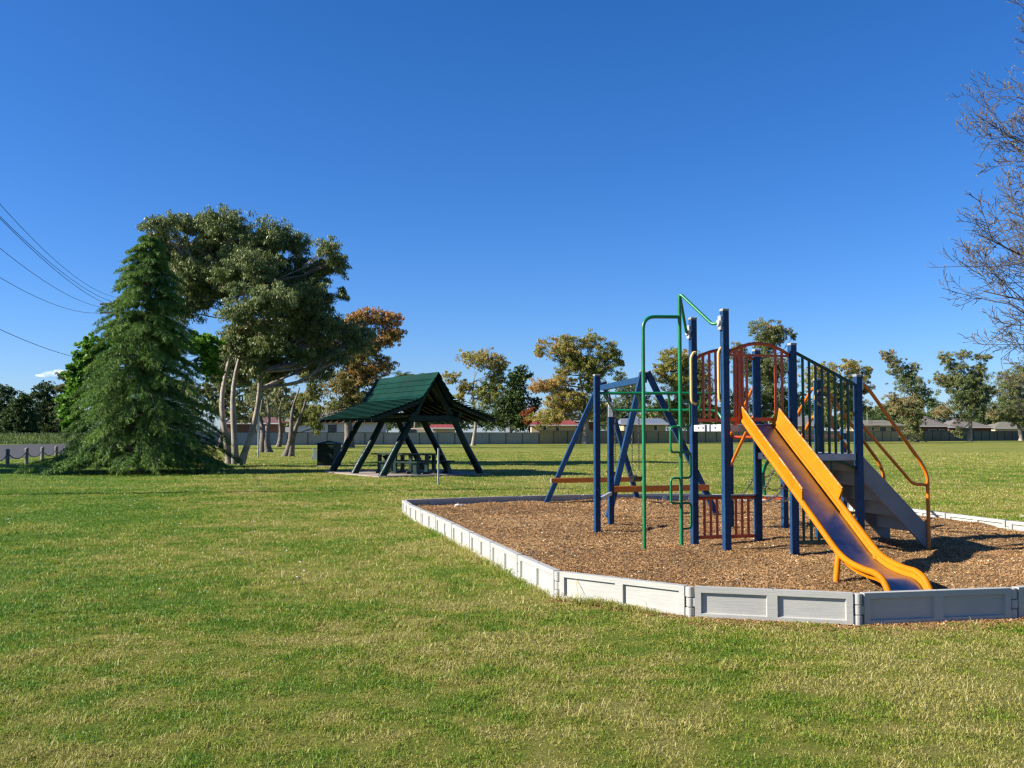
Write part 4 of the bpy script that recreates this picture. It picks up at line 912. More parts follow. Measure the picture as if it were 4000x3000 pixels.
# ------------------------------------------------------------------ trees
def ellipsoid_pts(c, r, n, shell=.55):
    d = unit(rng.normal(size=(n, 3))); rad = (shell + (1 - shell) * rng.random(n)) ** 1.0
    rad = np.where(rng.random(n) < .25, rng.random(n) ** .5 * .8, rad)
    return np.array(c) + d * rad[:, None] * np.array(r)
def wiggle(a, b, n, amp, droop=0.0):
    a = np.array(a, float); b = np.array(b, float); L = np.linalg.norm(b - a); out = []
    ph = rng.random(6) * 6.28
    for i in range(n + 1):
        t = i / n; e = math.sin(math.pi * t) * amp * L
        out.append(a + (b - a) * t + np.array([math.sin(t * 5 + ph[0]) * e, math.sin(t * 6 + ph[1]) * e, math.sin(t * 4 + ph[2]) * e * .5 + droop * L * math.sin(math.pi * t)]))
    return out
def leafy_tree(name, label, cat, base, lobes, leafmat_, barkmat, leaf=.2, dens=1.0, trunk_r=.3, fork=.35, droop=.6, depth=None, group=None, tintc=.5, seed=0, twigs=True, stems=1, aspect=.28, clump=.24, lean=0.0, maxleaf=110000, bridge=1.0, lobe_scale=1.1):
    """lobes: (px, py, rx, ry[, dY[, tint]]) in photo pixels at the tree's own distance; every lobe is a real volume as deep as it is wide"""
    global rng
    rng = np.random.default_rng(seed + 100)
    bx_, Y = base; leaf = leaf * (.74 if Y > 90 else 1.0); root = thing(name, label, cat, (bx_, Y, 0), group)
    k = Y / F; L3 = []
    for lb in lobes:
        px, py, rx, ry = lb[:4]; rx *= lobe_scale; ry *= lobe_scale; dY = lb[4] if len(lb) > 4 else rng.uniform(-1, 1) * rx * k * 1.1
        tn = lb[5] if len(lb) > 5 else tintc
        yy = Y + dY; kk = yy / F
        L3.append((np.array([gx(px, yy), yy, gz(py, yy)]), np.array([rx * kk, max(rx, ry) * kk * .95, ry * kk]), tn))
    zmax = max(c[2] for c, r, t in L3); cxm = np.mean([c[0] for c, r, t in L3])
    # smaller leaf masses that bridge neighbouring lobes, so that the crown reads as one uneven body
    base_n = len(L3)
    for i in range(base_n):
        for j in range(i):
            c1, r1, t1 = L3[i]; c2, r2, t2 = L3[j]; d = np.linalg.norm(c1 - c2)
            if d < bridge * (r1[0] + r2[0]) * .75 and d > .5 * (r1[0] + r2[0]) * .5 and rng.random() < .75:
                L3.append(((c1 + c2) / 2 + rng.normal(0, .15, 3) * r1, (r1 + r2) / 2 * rng.uniform(.45, .75), (t1 + t2) / 2))
    RM = float(np.median([(r[0] * r[1] * r[2]) ** (1 / 3) for c, r, t in L3]))
    tk = MB(); stemsP = []
    for s_ in range(stems):
        bb = np.array([bx_ + (s_ - (stems - 1) / 2) * trunk_r * 1.5, Y + rng.uniform(-.3, .3) * trunk_r, -.1])
        tx = bx_ + (cxm - bx_) * .7 + (s_ - (stems - 1) / 2) * (zmax * .10) if stems > 1 else bx_ + (cxm - bx_) * .5
        tp = np.array([tx, Y + rng.uniform(-.05, .05) * zmax, zmax * .86])
        path = wiggle(bb, tp, 14, .035 if stems == 1 else .045)
        rr = [trunk_r * (1.25 if i == 0 else 1.0) * (1 - .86 * (i / 14) ** .8) for i in range(15)]
        tk.tube(path, rr, 9); stemsP.append((path, rr))
    CL = []; CT = []; CR = []
    for c, r, tn in L3:
        # limb from the stem to this lobe
        best = None
        for path, rr in stemsP:
            for i in range(2, 13):
                p = path[i]
                if p[2] < fork * zmax * .6: continue
                d = np.linalg.norm(c - p) + (2.5 * max(0, p[2] - c[2] + .25 * np.linalg.norm((c - p)[:2])))
                if best is None or d < best[0]: best = (d, p, rr[i])
        p0, r0 = best[1], best[2]
        ll = np.linalg.norm(c - p0); lim = wiggle(p0, c - np.array([0, 0, r[2] * .2]), 7, .06, -.04)
        rb = min(r0 * .75, .018 * ll + .25 * trunk_r * (r[0] / 2.5) ** .5 * .6 + .01)
        tk.tube(lim, [rb * (1 - .75 * i / 7) for i in range(8)], 6, cap=False)
        rm = (r[0] * r[1] * r[2]) ** (1 / 3); nc = int(np.clip(dens * 60 * (rm / RM) ** 2, 12, 190))
        P = ellipsoid_pts(c, r * 1.0, nc, .35) + rng.normal(0, .12, (nc, 3)) * r
        CL.append(P); CT.append(np.full(nc, tn)); CR.append(RM * clump * (rm / RM) ** .3 * rng.uniform(.55, 1.25, nc))
        if twigs:
            for q in P[:min(nc, 22)]:
                st_ = np.array(lim[int(rng.integers(4, 8))]); tk.tube(wiggle(st_, q, 4, .09, .03), [max(rb * .3, .012), max(rb * .24, .01), max(rb * .18, .009), max(rb * .12, .007), .005], 4, cap=False)
    tk.build('trunk', barkmat, root, smooth=60)
    CL = np.concatenate(CL); CT = np.concatenate(CT); CR = np.concatenate(CR)
    per = int(np.clip(1.25 * math.pi * np.mean(CR) ** 2 / (.5 * leaf * leaf * aspect), 16, 220)); n = len(CL) * per
    if n > maxleaf: per = maxleaf // len(CL); n = len(CL) * per
    C0 = np.repeat(CL, per, 0); cr = np.repeat(CR, per)[:, None]
    g3 = rng.normal(size=(n, 3)); g3 = unit(g3) * (rng.random((n, 1)) ** .45)
    C = C0 + g3 * cr * np.array([1.15, 1.15, .75])
    C[:, 2] -= .25 * cr[:, 0] * rng.random(n) * droop
    C[:, 2] = np.maximum(C[:, 2], .05)
    D = rng.normal(size=(n, 3)) * .55 + g3 * .5; D[:, 2] -= droop
    Lf = leaf * rng.uniform(.6, 1.35, n); Wf = Lf * aspect * rng.uniform(.7, 1.2, n)
    Vv, Qq = leaf_quads(C, D, Lf, Wf)
    tint = np.clip(np.repeat(CT + rng.normal(0, .17, len(CT)), per) + rng.normal(0, .14, n), 0, 1)
    npmesh('crown', Vv, Qq, leafmat_, root, tint=tint)
    return root

# the big gum behind the conifer
big = [(624, 868, 80, 45, -1), (728, 868, 80, 52, 1), (866, 872, 105, 62, 0), (1053, 908, 78, 68, 0), (1154, 945, 52, 52, 1), (1275, 962, 55, 42, -1), (1319, 1030, 36, 50, 0), (990, 1020, 95, 55, -2), (1205, 1058, 88, 60, 1),
       (885, 1054, 82, 66, -1), (790, 1003, 90, 70, 1), (1332, 1150, 26, 34, 0), (1060, 1168, 120, 58, -3), (930, 1212, 92, 50, -3), (1180, 1200, 98, 66, 0), (1116, 1288, 140, 62, 1), (1275, 1275, 80, 58, 0),
       (1401, 1315, 66, 66, 1), (1243, 1383, 75, 42, 1), (927, 1300, 72, 52, 0), (728, 1041, 85, 70, 0), (700, 1190, 90, 80, 1), (1010, 1400, 80, 40, 2), (1110, 1440, 60, 30, 1), (1000, 960, 90, 60, 0), (880, 960, 70, 60, 1), (1110, 1110, 80, 60, 1), (1000, 1110, 90, 60, 1), (860, 1130, 80, 60, 1), (1200, 1130, 60, 50, -1), (1050, 1350, 80, 50, -1), (1180, 1380, 70, 50, 0), (960, 1380, 60, 60, 1),
       (880, 1390, 50, 60, 2), (1320, 1400, 50, 36, 0), (650, 1000, 60, 90, 1), (600, 930, 40, 40, 0), (1250, 1180, 50, 50, 0), (900, 1335, 55, 60, -1), (850, 1450, 45, 50, 1), (985, 1440, 50, 40, -1), (1060, 1470, 60, 40, 1), (1260, 1450, 46, 40, 1), (950, 1470, 40, 50, 2), (1120, 1230, 90, 60, 2), (990, 1300, 70, 60, 2)]
leafy_tree('gum_tree', 'tallest dark olive gum with several pale trunks behind the conifer', 'tree', (gx(921, 46.5), 46.5), big, M['gumleaf'], M['gumbark'], bridge=1.5, leaf=.15, dens=.85, trunk_r=.18, stems=3, droop=1.1, seed=1, clump=.30, group='trees in the park', maxleaf=430000, tintc=.45)
# bright green maple
mp = [(367, 1350, 52, 42), (330, 1425, 48, 48), (400, 1440, 60, 60), (277, 1582, 42, 52), (320, 1520, 55, 55), (783, 1345, 75, 50), (640, 1330, 80, 60), (500, 1320, 90, 60), (820, 1420, 50, 60), (300, 1650, 50, 40), (420, 1560, 80, 80), (300, 1470, 45, 50), (350, 1390, 50, 40), (262, 1610, 36, 46), (285, 1530, 40, 40)]
leafy_tree('maple_tree', 'bright spring green leafy tree peeking out behind the conifer', 'tree', (gx(520, 42.5), 42.5), mp, M['bright'], M['greybark'], leaf=.16, dens=1.0, trunk_r=.16, droop=.2, aspect=.8, seed=2, group='trees in the park', maxleaf=60000)
# rust coloured gum behind the shelter
rust = [(1433, 1232, 70, 32, 0, 0.60), (1528, 1246, 48, 36, 0, 0.65), (1509, 1318, 62, 45, 0, 0.55), (1370, 1275, 66, 42, 0, 0.45), (1408, 1383, 84, 46, 0, 0.25), (1433, 1465, 76, 50, 0, 0.45), (1338, 1497, 85, 62, 0, 0.30), (1344, 1590, 78, 50, 0, 0.05), (1294, 1364, 60, 40, 0, 0.25), (1560, 1300, 24, 24, 0, 0.45), (1420, 1560, 70, 50, 0, 0.15), (1500, 1420, 44, 44, 0, 0.45)]
leafy_tree('gum_tree', 'rusty orange and olive gum behind the shelter roof', 'tree', (gx(1363, 100), 100), rust, M['gumrust'], M['greybark'], leaf=.42, dens=.8, trunk_r=.55, droop=.8, seed=3, clump=.27, group='trees in the park', tintc=.5)
# weeping forked tree and its neighbours
leafy_tree('weeping_tree', 'forked tree with pale limbs and hanging yellow green foliage near the sign post', 'tree', (gx(1126, 62), 62), [(1225, 1530, 32, 50, 0, .2), (1232, 1610, 34, 55, 0, .25), (1180, 1560, 30, 40, 1, .3), (1205, 1470, 45, 30, 0, .3), (1240, 1665, 22, 26, 0, .3)], M['gumgold'], M['greybark'], leaf=.22, dens=1.0, trunk_r=.24, fork=.2, stems=2, droop=1.6, seed=4, group='trees in the park')
leafy_tree('pepper_tree', 'dark stemmed forked tree left of the sign post with thin greenish crown', 'tree', (gx(1037, 76), 76), [(990, 1620, 34, 40, 0), (1060, 1600, 60, 40, 1), (1100, 1530, 50, 40, 0), (1000, 1530, 50, 45, 1)], M['gumgrey'], M['greybark'], leaf=.28, dens=.35, trunk_r=.36, fork=.2, stems=2, droop=.6, seed=5, group='trees in the park')
# gums along the back fence
T1 = [(1874, 1402, 82, 36, 0, .6), (1950, 1424, 42, 40, 0, .5), (1765, 1474, 34, 26, 0, .6), (1819, 1510, 38, 30, 0, .65), (1903, 1545, 70, 45, 0, .3), (1935, 1485, 44, 42, 1, .1), (1790, 1550, 26, 24, 0, .5)]
leafy_tree('gum_tree', 'umbrella topped gum just right of the shelter roof', 'tree', (gx(1848, 117), 117), T1, M['gumgold'], M['gumbark'], leaf=.42, dens=.95, trunk_r=.28, droop=.7, seed=6, group='trees along the back fence')
dk = [(2036, 1465, 42, 40, 0), (2015, 1512, 50, 50, 0), (2025, 1565, 50, 52, 0), (1945, 1628, 95, 48, 2), (2094, 1575, 26, 26, 0), (2040, 1640, 60, 40, 0), (1980, 1560, 40, 40, 0)]
leafy_tree('evergreen_tree', 'dense dark green tree between the umbrella gum and the orange brown gum', 'tree', (gx(1990, 137), 137), dk, M['darkleaf'], M['greybark'], leaf=.45, dens=1.3, trunk_r=.3, droop=.2, aspect=.55, seed=7, group='trees along the back fence')
T2 = [(2206, 1351, 84, 45, 0, .6), (2315, 1333, 46, 42, 0, .45), (2387, 1372, 42, 36, 0, .55), (2333, 1424, 80, 48, 0, .2), (2243, 1413, 78, 36, 0, .4), (2116, 1510, 66, 30, 0, .85), (2188, 1485, 60, 24, 0, .75), (2206, 1557, 86, 40, 0, .7), (2152, 1630, 78, 34, 0, .6), (2279, 1580, 55, 45, 0, .35), (2427, 1416, 14, 12, 0, .4), (2110, 1360, 22, 34, 0, .6), (2310, 1500, 50, 40, 0, .4), (2350, 1600, 50, 50, 0, .4)]
leafy_tree('gum_tree', 'wide orange brown gum with a white trunk left of the swing set', 'tree', (gx(2285, 131), 131), T2, M['gumgold'], M['gumbark'], leaf=.44, dens=.85, trunk_r=.48, droop=.8, seed=8, clump=.27, group='trees along the back fence')
leafy_tree('red_leaf_bush', 'small red leaved tree at the fence left of the white-trunked gum', 'tree', (gx(2058, 134.6), 134.6), [(2058, 1615, 26, 14, 0), (2062, 1640, 24, 18, 0), (2080, 1600, 14, 12, 0)], M['redleaf'], M['greybark'], leaf=.35, dens=.9, trunk_r=.12, seed=9, group='trees along the back fence')
T25 = [(2451, 1520, 50, 40, 0), (2440, 1590, 60, 50, 0), (2500, 1560, 50, 50, 0), (2420, 1470, 30, 24, 0), (2390, 1640, 50, 40, 0)]
leafy_tree('casuarina_tree', 'dusky blue green tree behind the swing beam', 'tree', (gx(2450, 170), 170), T25, M['gumgrey'], M['greybark'], leaf=.5, dens=.8, trunk_r=.3, seed=10, tintc=.1, group='trees beyond the back fence')
T3 = [(2643, 1401, 80, 42, 0, .5), (2583, 1458, 46, 36, 0, .5), (2716, 1440, 60, 66, 0, .5), (2700, 1600, 78, 66, 0, .1), (2612, 1592, 50, 36, 0, .3), (2650, 1500, 70, 40, 0, .4), (2750, 1520, 55, 60, 0, .3), (2780, 1620, 50, 50, 0, .2)]
leafy_tree('gum_tree', 'olive gum with dark leaning trunk behind the green climbing pipes', 'tree', (gx(2695, 134), 134), T3, M['gumgold'], M['greybark'], leaf=.42, dens=.95, trunk_r=.42, droop=.7, seed=11, tintc=.35, group='trees along the back fence')
T4 = [(2998, 1283, 72, 36, 0, .5), (3057, 1302, 38, 30, 0, .5), (3106, 1312, 15, 13, 0, .2), (2885, 1354, 34, 20, 0, .6), (2998, 1350, 60, 40, 1, .3), (2990, 1440, 80, 60, 0, .35), (3000, 1520, 70, 60, 0, .15), (2990, 1600, 62, 50, 0, .3), (2900, 1420, 50, 46, 0, .4), (3070, 1430, 46, 46, 0, .5), (3080, 1560, 60, 60, 2, .1), (2890, 1560, 50, 50, 0, .2)]
leafy_tree('gum_tree', 'tall gum rising behind the red arched panels of the tower', 'tree', (gx(2998, 137), 137), T4, M['gumgrey'], M['gumbark'], leaf=.42, dens=.95, trunk_r=.4, droop=.7, seed=12, group='trees along the back fence')
T5 = [(3218, 1457, 74, 38, 0, .6), (3323, 1434, 52, 33, 0, .6), (3392, 1446, 28, 24, 0, .5), (3348, 1498, 58, 44, 0, .45), (3258, 1540, 70, 54, 0, .3), (3298, 1625, 52, 46, 0, .3), (3180, 1500, 40, 30, 0, .5), (3340, 1590, 60, 44, 0, .15), (3220, 1620, 40, 30, 0, .2), (3385, 1520, 26, 20, 0, .4)]
leafy_tree('gum_tree', 'round headed gum behind the green sloping railing', 'tree', (gx(3290, 160), 160), T5, M['gumgold'], M['greybark'], leaf=.5, dens=.9, trunk_r=.4, droop=.7, seed=13, group='trees along the back fence')
T6 = [(3472, 1389, 34, 24, 0, .7), (3508, 1436, 40, 30, 0, .5), (3566, 1436, 28, 22, 0, .6), (3556, 1498, 62, 42, 0, .3), (3598, 1538, 46, 40, 0, .3), (3536, 1585, 64, 46, 0, .75), (3566, 1645, 45, 42, 0, .35), (3571, 1696, 42, 28, 0, .4), (3490, 1560, 30, 26, 0, .8)]
leafy_tree('gum_tree', 'leaning bushy gum with foliage down to the ground right of the stairs', 'tree', (gx(3580, 156), 156), T6, M['gumgrey'], M['greybark'], leaf=.46, dens=.9, trunk_r=.34, droop=.7, seed=14, group='trees along the back fence')
T7 = [(3700, 1394, 36, 26, 0, .5), (3765, 1384, 30, 20, 0, .5), (3845, 1394, 42, 14, 0, .5), (3735, 1449, 48, 40, 0, .3), (3825, 1462, 44, 40, 0, .4), (3770, 1518, 100, 50, 0, .3), (3672, 1480, 34, 26, 0, .5), (3785, 1595, 82, 46, 0, .2), (3676, 1608, 44, 32, 0, .85), (3740, 1685, 22, 32, 0, .5), (3850, 1540, 34, 40, 0, .3)]
leafy_tree('gum_tree', 'spreading gum with slim white trunk in front of the dark fence', 'tree', (gx(3785, 172), 172), T7, M['gumgrey'], M['gumbark'], leaf=.48, dens=.9, trunk_r=.42, droop=.7, seed=15, group='trees along the back fence')
T8 = [(3934, 1508, 62, 54, 0, .4), (3990, 1462, 56, 42, 0, .4), (3954, 1588, 86, 52, 0, .2), (3882, 1610, 36, 34, 0, .7), (4040, 1540, 60, 60, 0, .3), (4040, 1620, 60, 40, 0, .3), (3990, 1650, 40, 24, 0, .3)]
leafy_tree('gum_tree', 'dark bushy gum with white trunk at the right edge', 'tree', (gx(3985, 190), 190), T8, M['gumgrey'], M['gumbark'], leaf=.5, dens=.9, trunk_r=.42, droop=.5, seed=16, group='trees along the back fence')
# trees at the far left
for i, (lb, bx__, Yb, lobes, mt) in enumerate([
    ('dark bushy tree at the left edge beyond the road', 20, 150, [(10, 1590, 50, 75, 0), (20, 1530, 40, 30, 0), (0, 1650, 60, 40, 0), (20, 1672, 60, 26, 0), (-40, 1620, 60, 70, 0)], 'darkleaf'),
    ('rounded dark olive tree second from the left edge', 85, 146, [(80, 1600, 52, 60, 0), (60, 1640, 50, 45, 0), (110, 1640, 50, 50, 0), (95, 1560, 36, 26, 0), (80, 1676, 70, 24, 0)], 'darkleaf'),
    ('taller dark tree below the small cloud', 180, 158, [(180, 1522, 46, 30, 0), (140, 1545, 36, 24, 0), (190, 1590, 60, 50, 0), (200, 1650, 60, 40, 0), (150, 1630, 44, 40, 0), (180, 1676, 70, 24, 0)], 'darkleaf'),
    ('open brownish gum just left of the conifer', 262, 150, [(250, 1470, 26, 20, 0, .6), (275, 1450, 12, 14, 0, .6), (285, 1500, 30, 24, 0, .5), (240, 1515, 28, 20, 0, .4), (270, 1560, 40, 30, 0, .2), (260, 1610, 50, 50, 0, .1), (270, 1660, 50, 34, 0, .1), (290, 1676, 70, 24, 0, .1)], 'gumgrey')]):
    leafy_tree('roadside_tree', lb, 'tree', (gx(bx__, Yb), Yb), lobes, M[mt], M['greybark'], leaf=.5, dens=1.1, trunk_r=.3, droop=.3, aspect=.5, seed=20 + i, group='trees beyond the road')
# tree just outside the left edge whose shade lies on the lawn by the bollards
leafy_tree('roadside_tree', 'leafy tree just outside the left edge shading the lawn by the bollards', 'tree', (-28.3, 35.6), [(F * (-28.3 + a) / 35.6 + 2000, py, rx, ry, dy) for a, py, rx, ry, dy in ((0, 1080, 230, 90, 0), (-1.5, 1180, 200, 90, 1.6), (1.2, 1170, 200, 90, -1.6), (0, 1290, 250, 90, 0), (.5, 980, 140, 70, .3), (0, 1420, 230, 90, 1.2), (0, 1500, 220, 70, -1.0))], M['darkleaf'], M['greybark'], leaf=.3, dens=.9, trunk_r=.2, seed=77, aspect=.5, lobe_scale=1.0, twigs=False)
leafy_tree('roadside_tree', 'leafy tree further outside the left edge beside the road, shading the verge', 'tree', (-33.5, 41.5), [(F * (-33.5 + a) / 41.5 + 2000, py, rx, ry, dy) for a, py, rx, ry, dy in ((0, 1080, 230, 90, 0), (-1.5, 1180, 200, 90, 1.6), (1.2, 1170, 200, 90, -1.6), (0, 1290, 250, 90, 0), (.5, 980, 140, 70, .3), (0, 1420, 230, 90, 1.2), (0, 1500, 220, 70, -1.0))], M['darkleaf'], M['greybark'], leaf=.3, dens=.9, trunk_r=.2, seed=78, aspect=.5, lobe_scale=1.0, twigs=False)
# background trees beyond the houses
bgt = [(1050, 190, 'grey crowned tree beyond the brown house at the left', [(1050, 1600, 60, 50), (1000, 1560, 50, 40), (1110, 1580, 50, 50)], 'gumgrey'), (1560, 190, 'dark tree seen under the shelter eave', [(1560, 1620, 60, 50), (1620, 1640, 50, 36), (1500, 1630, 60, 46)], 'darkleaf'), (1700, 200, 'dark tree filling the shelter opening', [(1700, 1640, 60, 26), (1760, 1630, 40, 34)], 'darkleaf'),
       (1990, 210, 'low dark tree behind the dense evergreen', [(1990, 1640, 80, 40), (2060, 1650, 40, 30)], 'darkleaf'), (2380, 215, 'grey green tree behind the cream house', [(2360, 1630, 60, 40), (2300, 1640, 40, 30)], 'gumgrey'), (2570, 220, 'brownish tree above the blue grey roof', [(2570, 1600, 60, 44), (2640, 1610, 60, 50), (2520, 1630, 40, 30)], 'gumgrey'),
       (2850, 220, 'dark tree behind the tower posts', [(2850, 1620, 70, 50), (2930, 1640, 50, 36)], 'darkleaf'), (3120, 215, 'dark tree behind the grey tiled roof', [(3130, 1590, 60, 50), (3060, 1620, 50, 44), (3180, 1610, 40, 30)], 'darkleaf'), (3390, 240, 'pale green tree behind the olive roofed house', [(3400, 1612, 60, 30), (3470, 1600, 50, 34), (3350, 1620, 40, 26)], 'gumgrey'), (3470, 250, 'flat topped green tree right of the utility pole', [(3490, 1610, 60, 34), (3440, 1590, 26, 12)], 'darkleaf'),
       (3650, 240, 'dark hump of a tree between the two right gums', [(3646, 1572, 38, 24), (3660, 1610, 60, 40)], 'darkleaf'), (3900, 245, 'dark green tree in the gap left of the right edge gum', [(3880, 1630, 50, 30), (3930, 1640, 60, 24)], 'darkleaf'), (860, 95, 'dim grey tree behind the big gum trunks', [(760, 1560, 80, 70), (860, 1560, 80, 80), (960, 1600, 70, 60), (1000, 1520, 60, 50), (900, 1480, 60, 50)], 'gumgrey'), (1090, 105, 'thin greyish tree behind the forked trees', [(1090, 1560, 60, 60), (1150, 1600, 50, 50), (1060, 1480, 50, 50), (1200, 1640, 50, 30)], 'gumgrey')]
for i, (bx__, Yb, lb, lobes, mt) in enumerate(bgt):
    leafy_tree('background_tree', lb, 'tree', (gx(bx__, Yb), Yb), lobes, M[mt], M['greybark'], leaf=.6, dens=.8, trunk_r=.3, droop=.3, aspect=.55, seed=40 + i, group='trees beyond the houses', twigs=False)
sk = ['first', 'second', 'third', 'fourth', 'fifth', 'sixth', 'seventh', 'eighth', 'ninth', 'tenth', 'eleventh', 'twelfth', 'thirteenth', 'fourteenth', 'fifteenth', 'sixteenth', 'seventeenth', 'eighteenth']
for i in range(18):
    r_ = random.Random(500 + i); xp = 1020 + i * 172 + r_.uniform(-30, 30); hh = r_.uniform(18, 46); Yb = 228 + r_.uniform(0, 30)
    leafy_tree('skyline_tree', 'low distant tree on the skyline behind the houses, %s from the left' % sk[i], 'tree', (gx(xp, Yb), Yb), [(xp, 1668 - hh * .9, r_.uniform(50, 80), hh, 0), (xp + 55, 1672 - hh * .5, 50, hh * .7, 2), (xp - 60, 1674 - hh * .5, 50, hh * .65, -2)], M['darkleaf' if i % 3 else 'gumgrey'], M['greybark'], leaf=.75, dens=.7, trunk_r=.3, droop=.3, aspect=.5, seed=120 + i, group='trees on the skyline', twigs=False)
# palm-like heads above the shelter roof
def palm(px, py, Y, lab, seed):
    global rng
    rng = np.random.default_rng(seed); x = gx(px, Y); zt = gz(py, Y); root = thing('palm_tree', lab, 'tree', (x, Y, 0), 'palms beyond the fence')
    MB().tube([(x, Y, 0), (x + .2, Y, zt * .5), (x, Y, zt)], [.3, .22, .2], 8).build('trunk', M['greybark'], root, smooth=50)
    Vs = []; Qs = []; n0 = 0
    for k in range(30):
        az = rng.random() * 6.28; el = rng.uniform(-.1, 1.3); L = rng.uniform(1.8, 2.6)
        for j in range(14):
            t = (j + 1) / 14; r_ = L * t; p = np.array([x + math.cos(az) * r_ * math.cos(el * (1 - .4 * t)), Y + math.sin(az) * r_ * math.cos(el * (1 - .4 * t)), zt + math.sin(el) * r_ - 1.1 * t * t * L * .5])
            for s in (-1, 1):
                d = np.array([[math.cos(az) * .6 - s * math.sin(az), math.sin(az) * .6 + s * math.cos(az), -.6]])
                v, q = leaf_quads(p[None] + d * .2, d, [.55], [.07]); Vs.append(v); Qs.append(q + n0); n0 += 4
    Vs = np.concatenate(Vs); Qs = np.concatenate(Qs); npmesh('crown', Vs, Qs, M['darkleaf'], root, tint=rng.random(len(Qs)))
palm(1572, 1470, 160, 'palm head above the left end of the shelter roof', 71); palm(1620, 1478, 165, 'palm head above the middle of the shelter roof', 72); palm(3425, 1640, 215, 'small palm behind the olive roofed house', 73)

# ------------------------------------------------------------------ the conifer (weeping cedar)
def conifer():
    global rng
    rng = np.random.default_rng(5); Y = 36.8; bx_ = gx(560, Y); H = 9.25
    root = thing('conifer_tree', 'big dense dark green conifer with drooping branch tips on the left', 'tree', (bx_, Y, 0), 'trees in the park')
    tk = MB(); tk.tube([(bx_ + .0, Y, -.1), (bx_ + .05, Y, 3), (bx_ + .12, Y, 6), (bx_ + .15, Y, H)], [.24, .18, .1, .02], 10)
    prof_z = [0.15, .6, 1.1, 2.25, 3.38, 4.6, 5.7, 7.07, 7.6, 8.7, 9.25]; prof_r = [3.4, 3.6, 3.3, 2.85, 2.5, 1.95, 1.72, 1.38, 1.12, .55, .06]
    LC = []; LD = []; LL = []; TT = []
    z = .35
    while z < H - .1:
        f = z / H; nb = int(11 - 4 * f); a0 = rng.random() * 6.28
        for k in range(nb):
            az = a0 + 2 * math.pi * k / nb + rng.normal(0, .22); zz_ = z + rng.uniform(-.12, .12)
            Rm = np.interp(zz_, prof_z, prof_r) * rng.choice([.55, .8, .95, 1.05, 1.15], p=[.12, .28, .3, .2, .1])
            if math.cos(az) < -.5 and zz_ < 1.8: Rm *= 1.08
            if math.cos(az) > .3 and zz_ > 3: Rm *= .92
            rise = .22 + .25 * f
            m_ = 9; pts = []
            for i in range(m_ + 1):
                t = i / m_; r_ = Rm * t; pts.append(np.array([bx_ + .12 * f + math.cos(az) * r_, Y + math.sin(az) * r_, zz_ + rise * Rm * t * .55 - .42 * Rm * t ** 2.6 * (1 if zz_ > .8 else .5)]))
            for p in pts: p[2] = max(p[2], .12)
            tk.tube(pts, [max(.012, .05 * (1 - f) * (1 - t / m_) + .008) for t in range(m_ + 1)], 5, cap=False)
            tn = np.clip(rng.normal(.5, .22), 0, 1)
            # sprays: flat side shoots that droop at their ends
            ns = int(15 + 15 * Rm / 3.5)
            for s in range(ns):
                t = .16 + .84 * (s + rng.random()) / ns; i = min(int(t * m_), m_ - 1); p = pts[i] + (pts[i + 1] - pts[i]) * (t * m_ - i)
                wd = (.18 + .42 * (1 - abs(t - .55) * 1.3)) * (.45 + .55 * Rm / 3.5) * rng.uniform(.7, 1.25)
                sd = 1 if s % 2 else -1; saz = az + sd * rng.uniform(.45, 1.25)
                nl = 70
                tt_ = rng.random(nl) ** .8
                q = p[None] + np.stack([np.cos(saz) * wd * tt_, np.sin(saz) * wd * tt_, -.42 * wd * tt_ ** 2 + rng.normal(0, .022, nl)], 1) + rng.normal(0, .03, (nl, 3))
                d = np.stack([np.cos(saz + rng.normal(0, .5, nl)) * .8, np.sin(saz + rng.normal(0, .5, nl)) * .8, -.35 - .75 * tt_ + rng.normal(0, .25, nl)], 1)
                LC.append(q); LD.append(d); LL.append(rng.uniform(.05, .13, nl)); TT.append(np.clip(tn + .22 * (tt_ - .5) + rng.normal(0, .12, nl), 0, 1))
        z += .21 + .03 * rng.random()
    tk.build('trunk', M['greybark'], root, smooth=60)
    C = np.concatenate(LC); D = np.concatenate(LD); L = np.concatenate(LL); tn = np.concatenate(TT); C[:, 2] = np.maximum(C[:, 2], .06)
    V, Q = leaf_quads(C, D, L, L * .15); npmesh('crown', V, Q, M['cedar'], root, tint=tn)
    print('conifer leaves', len(C))
conifer()

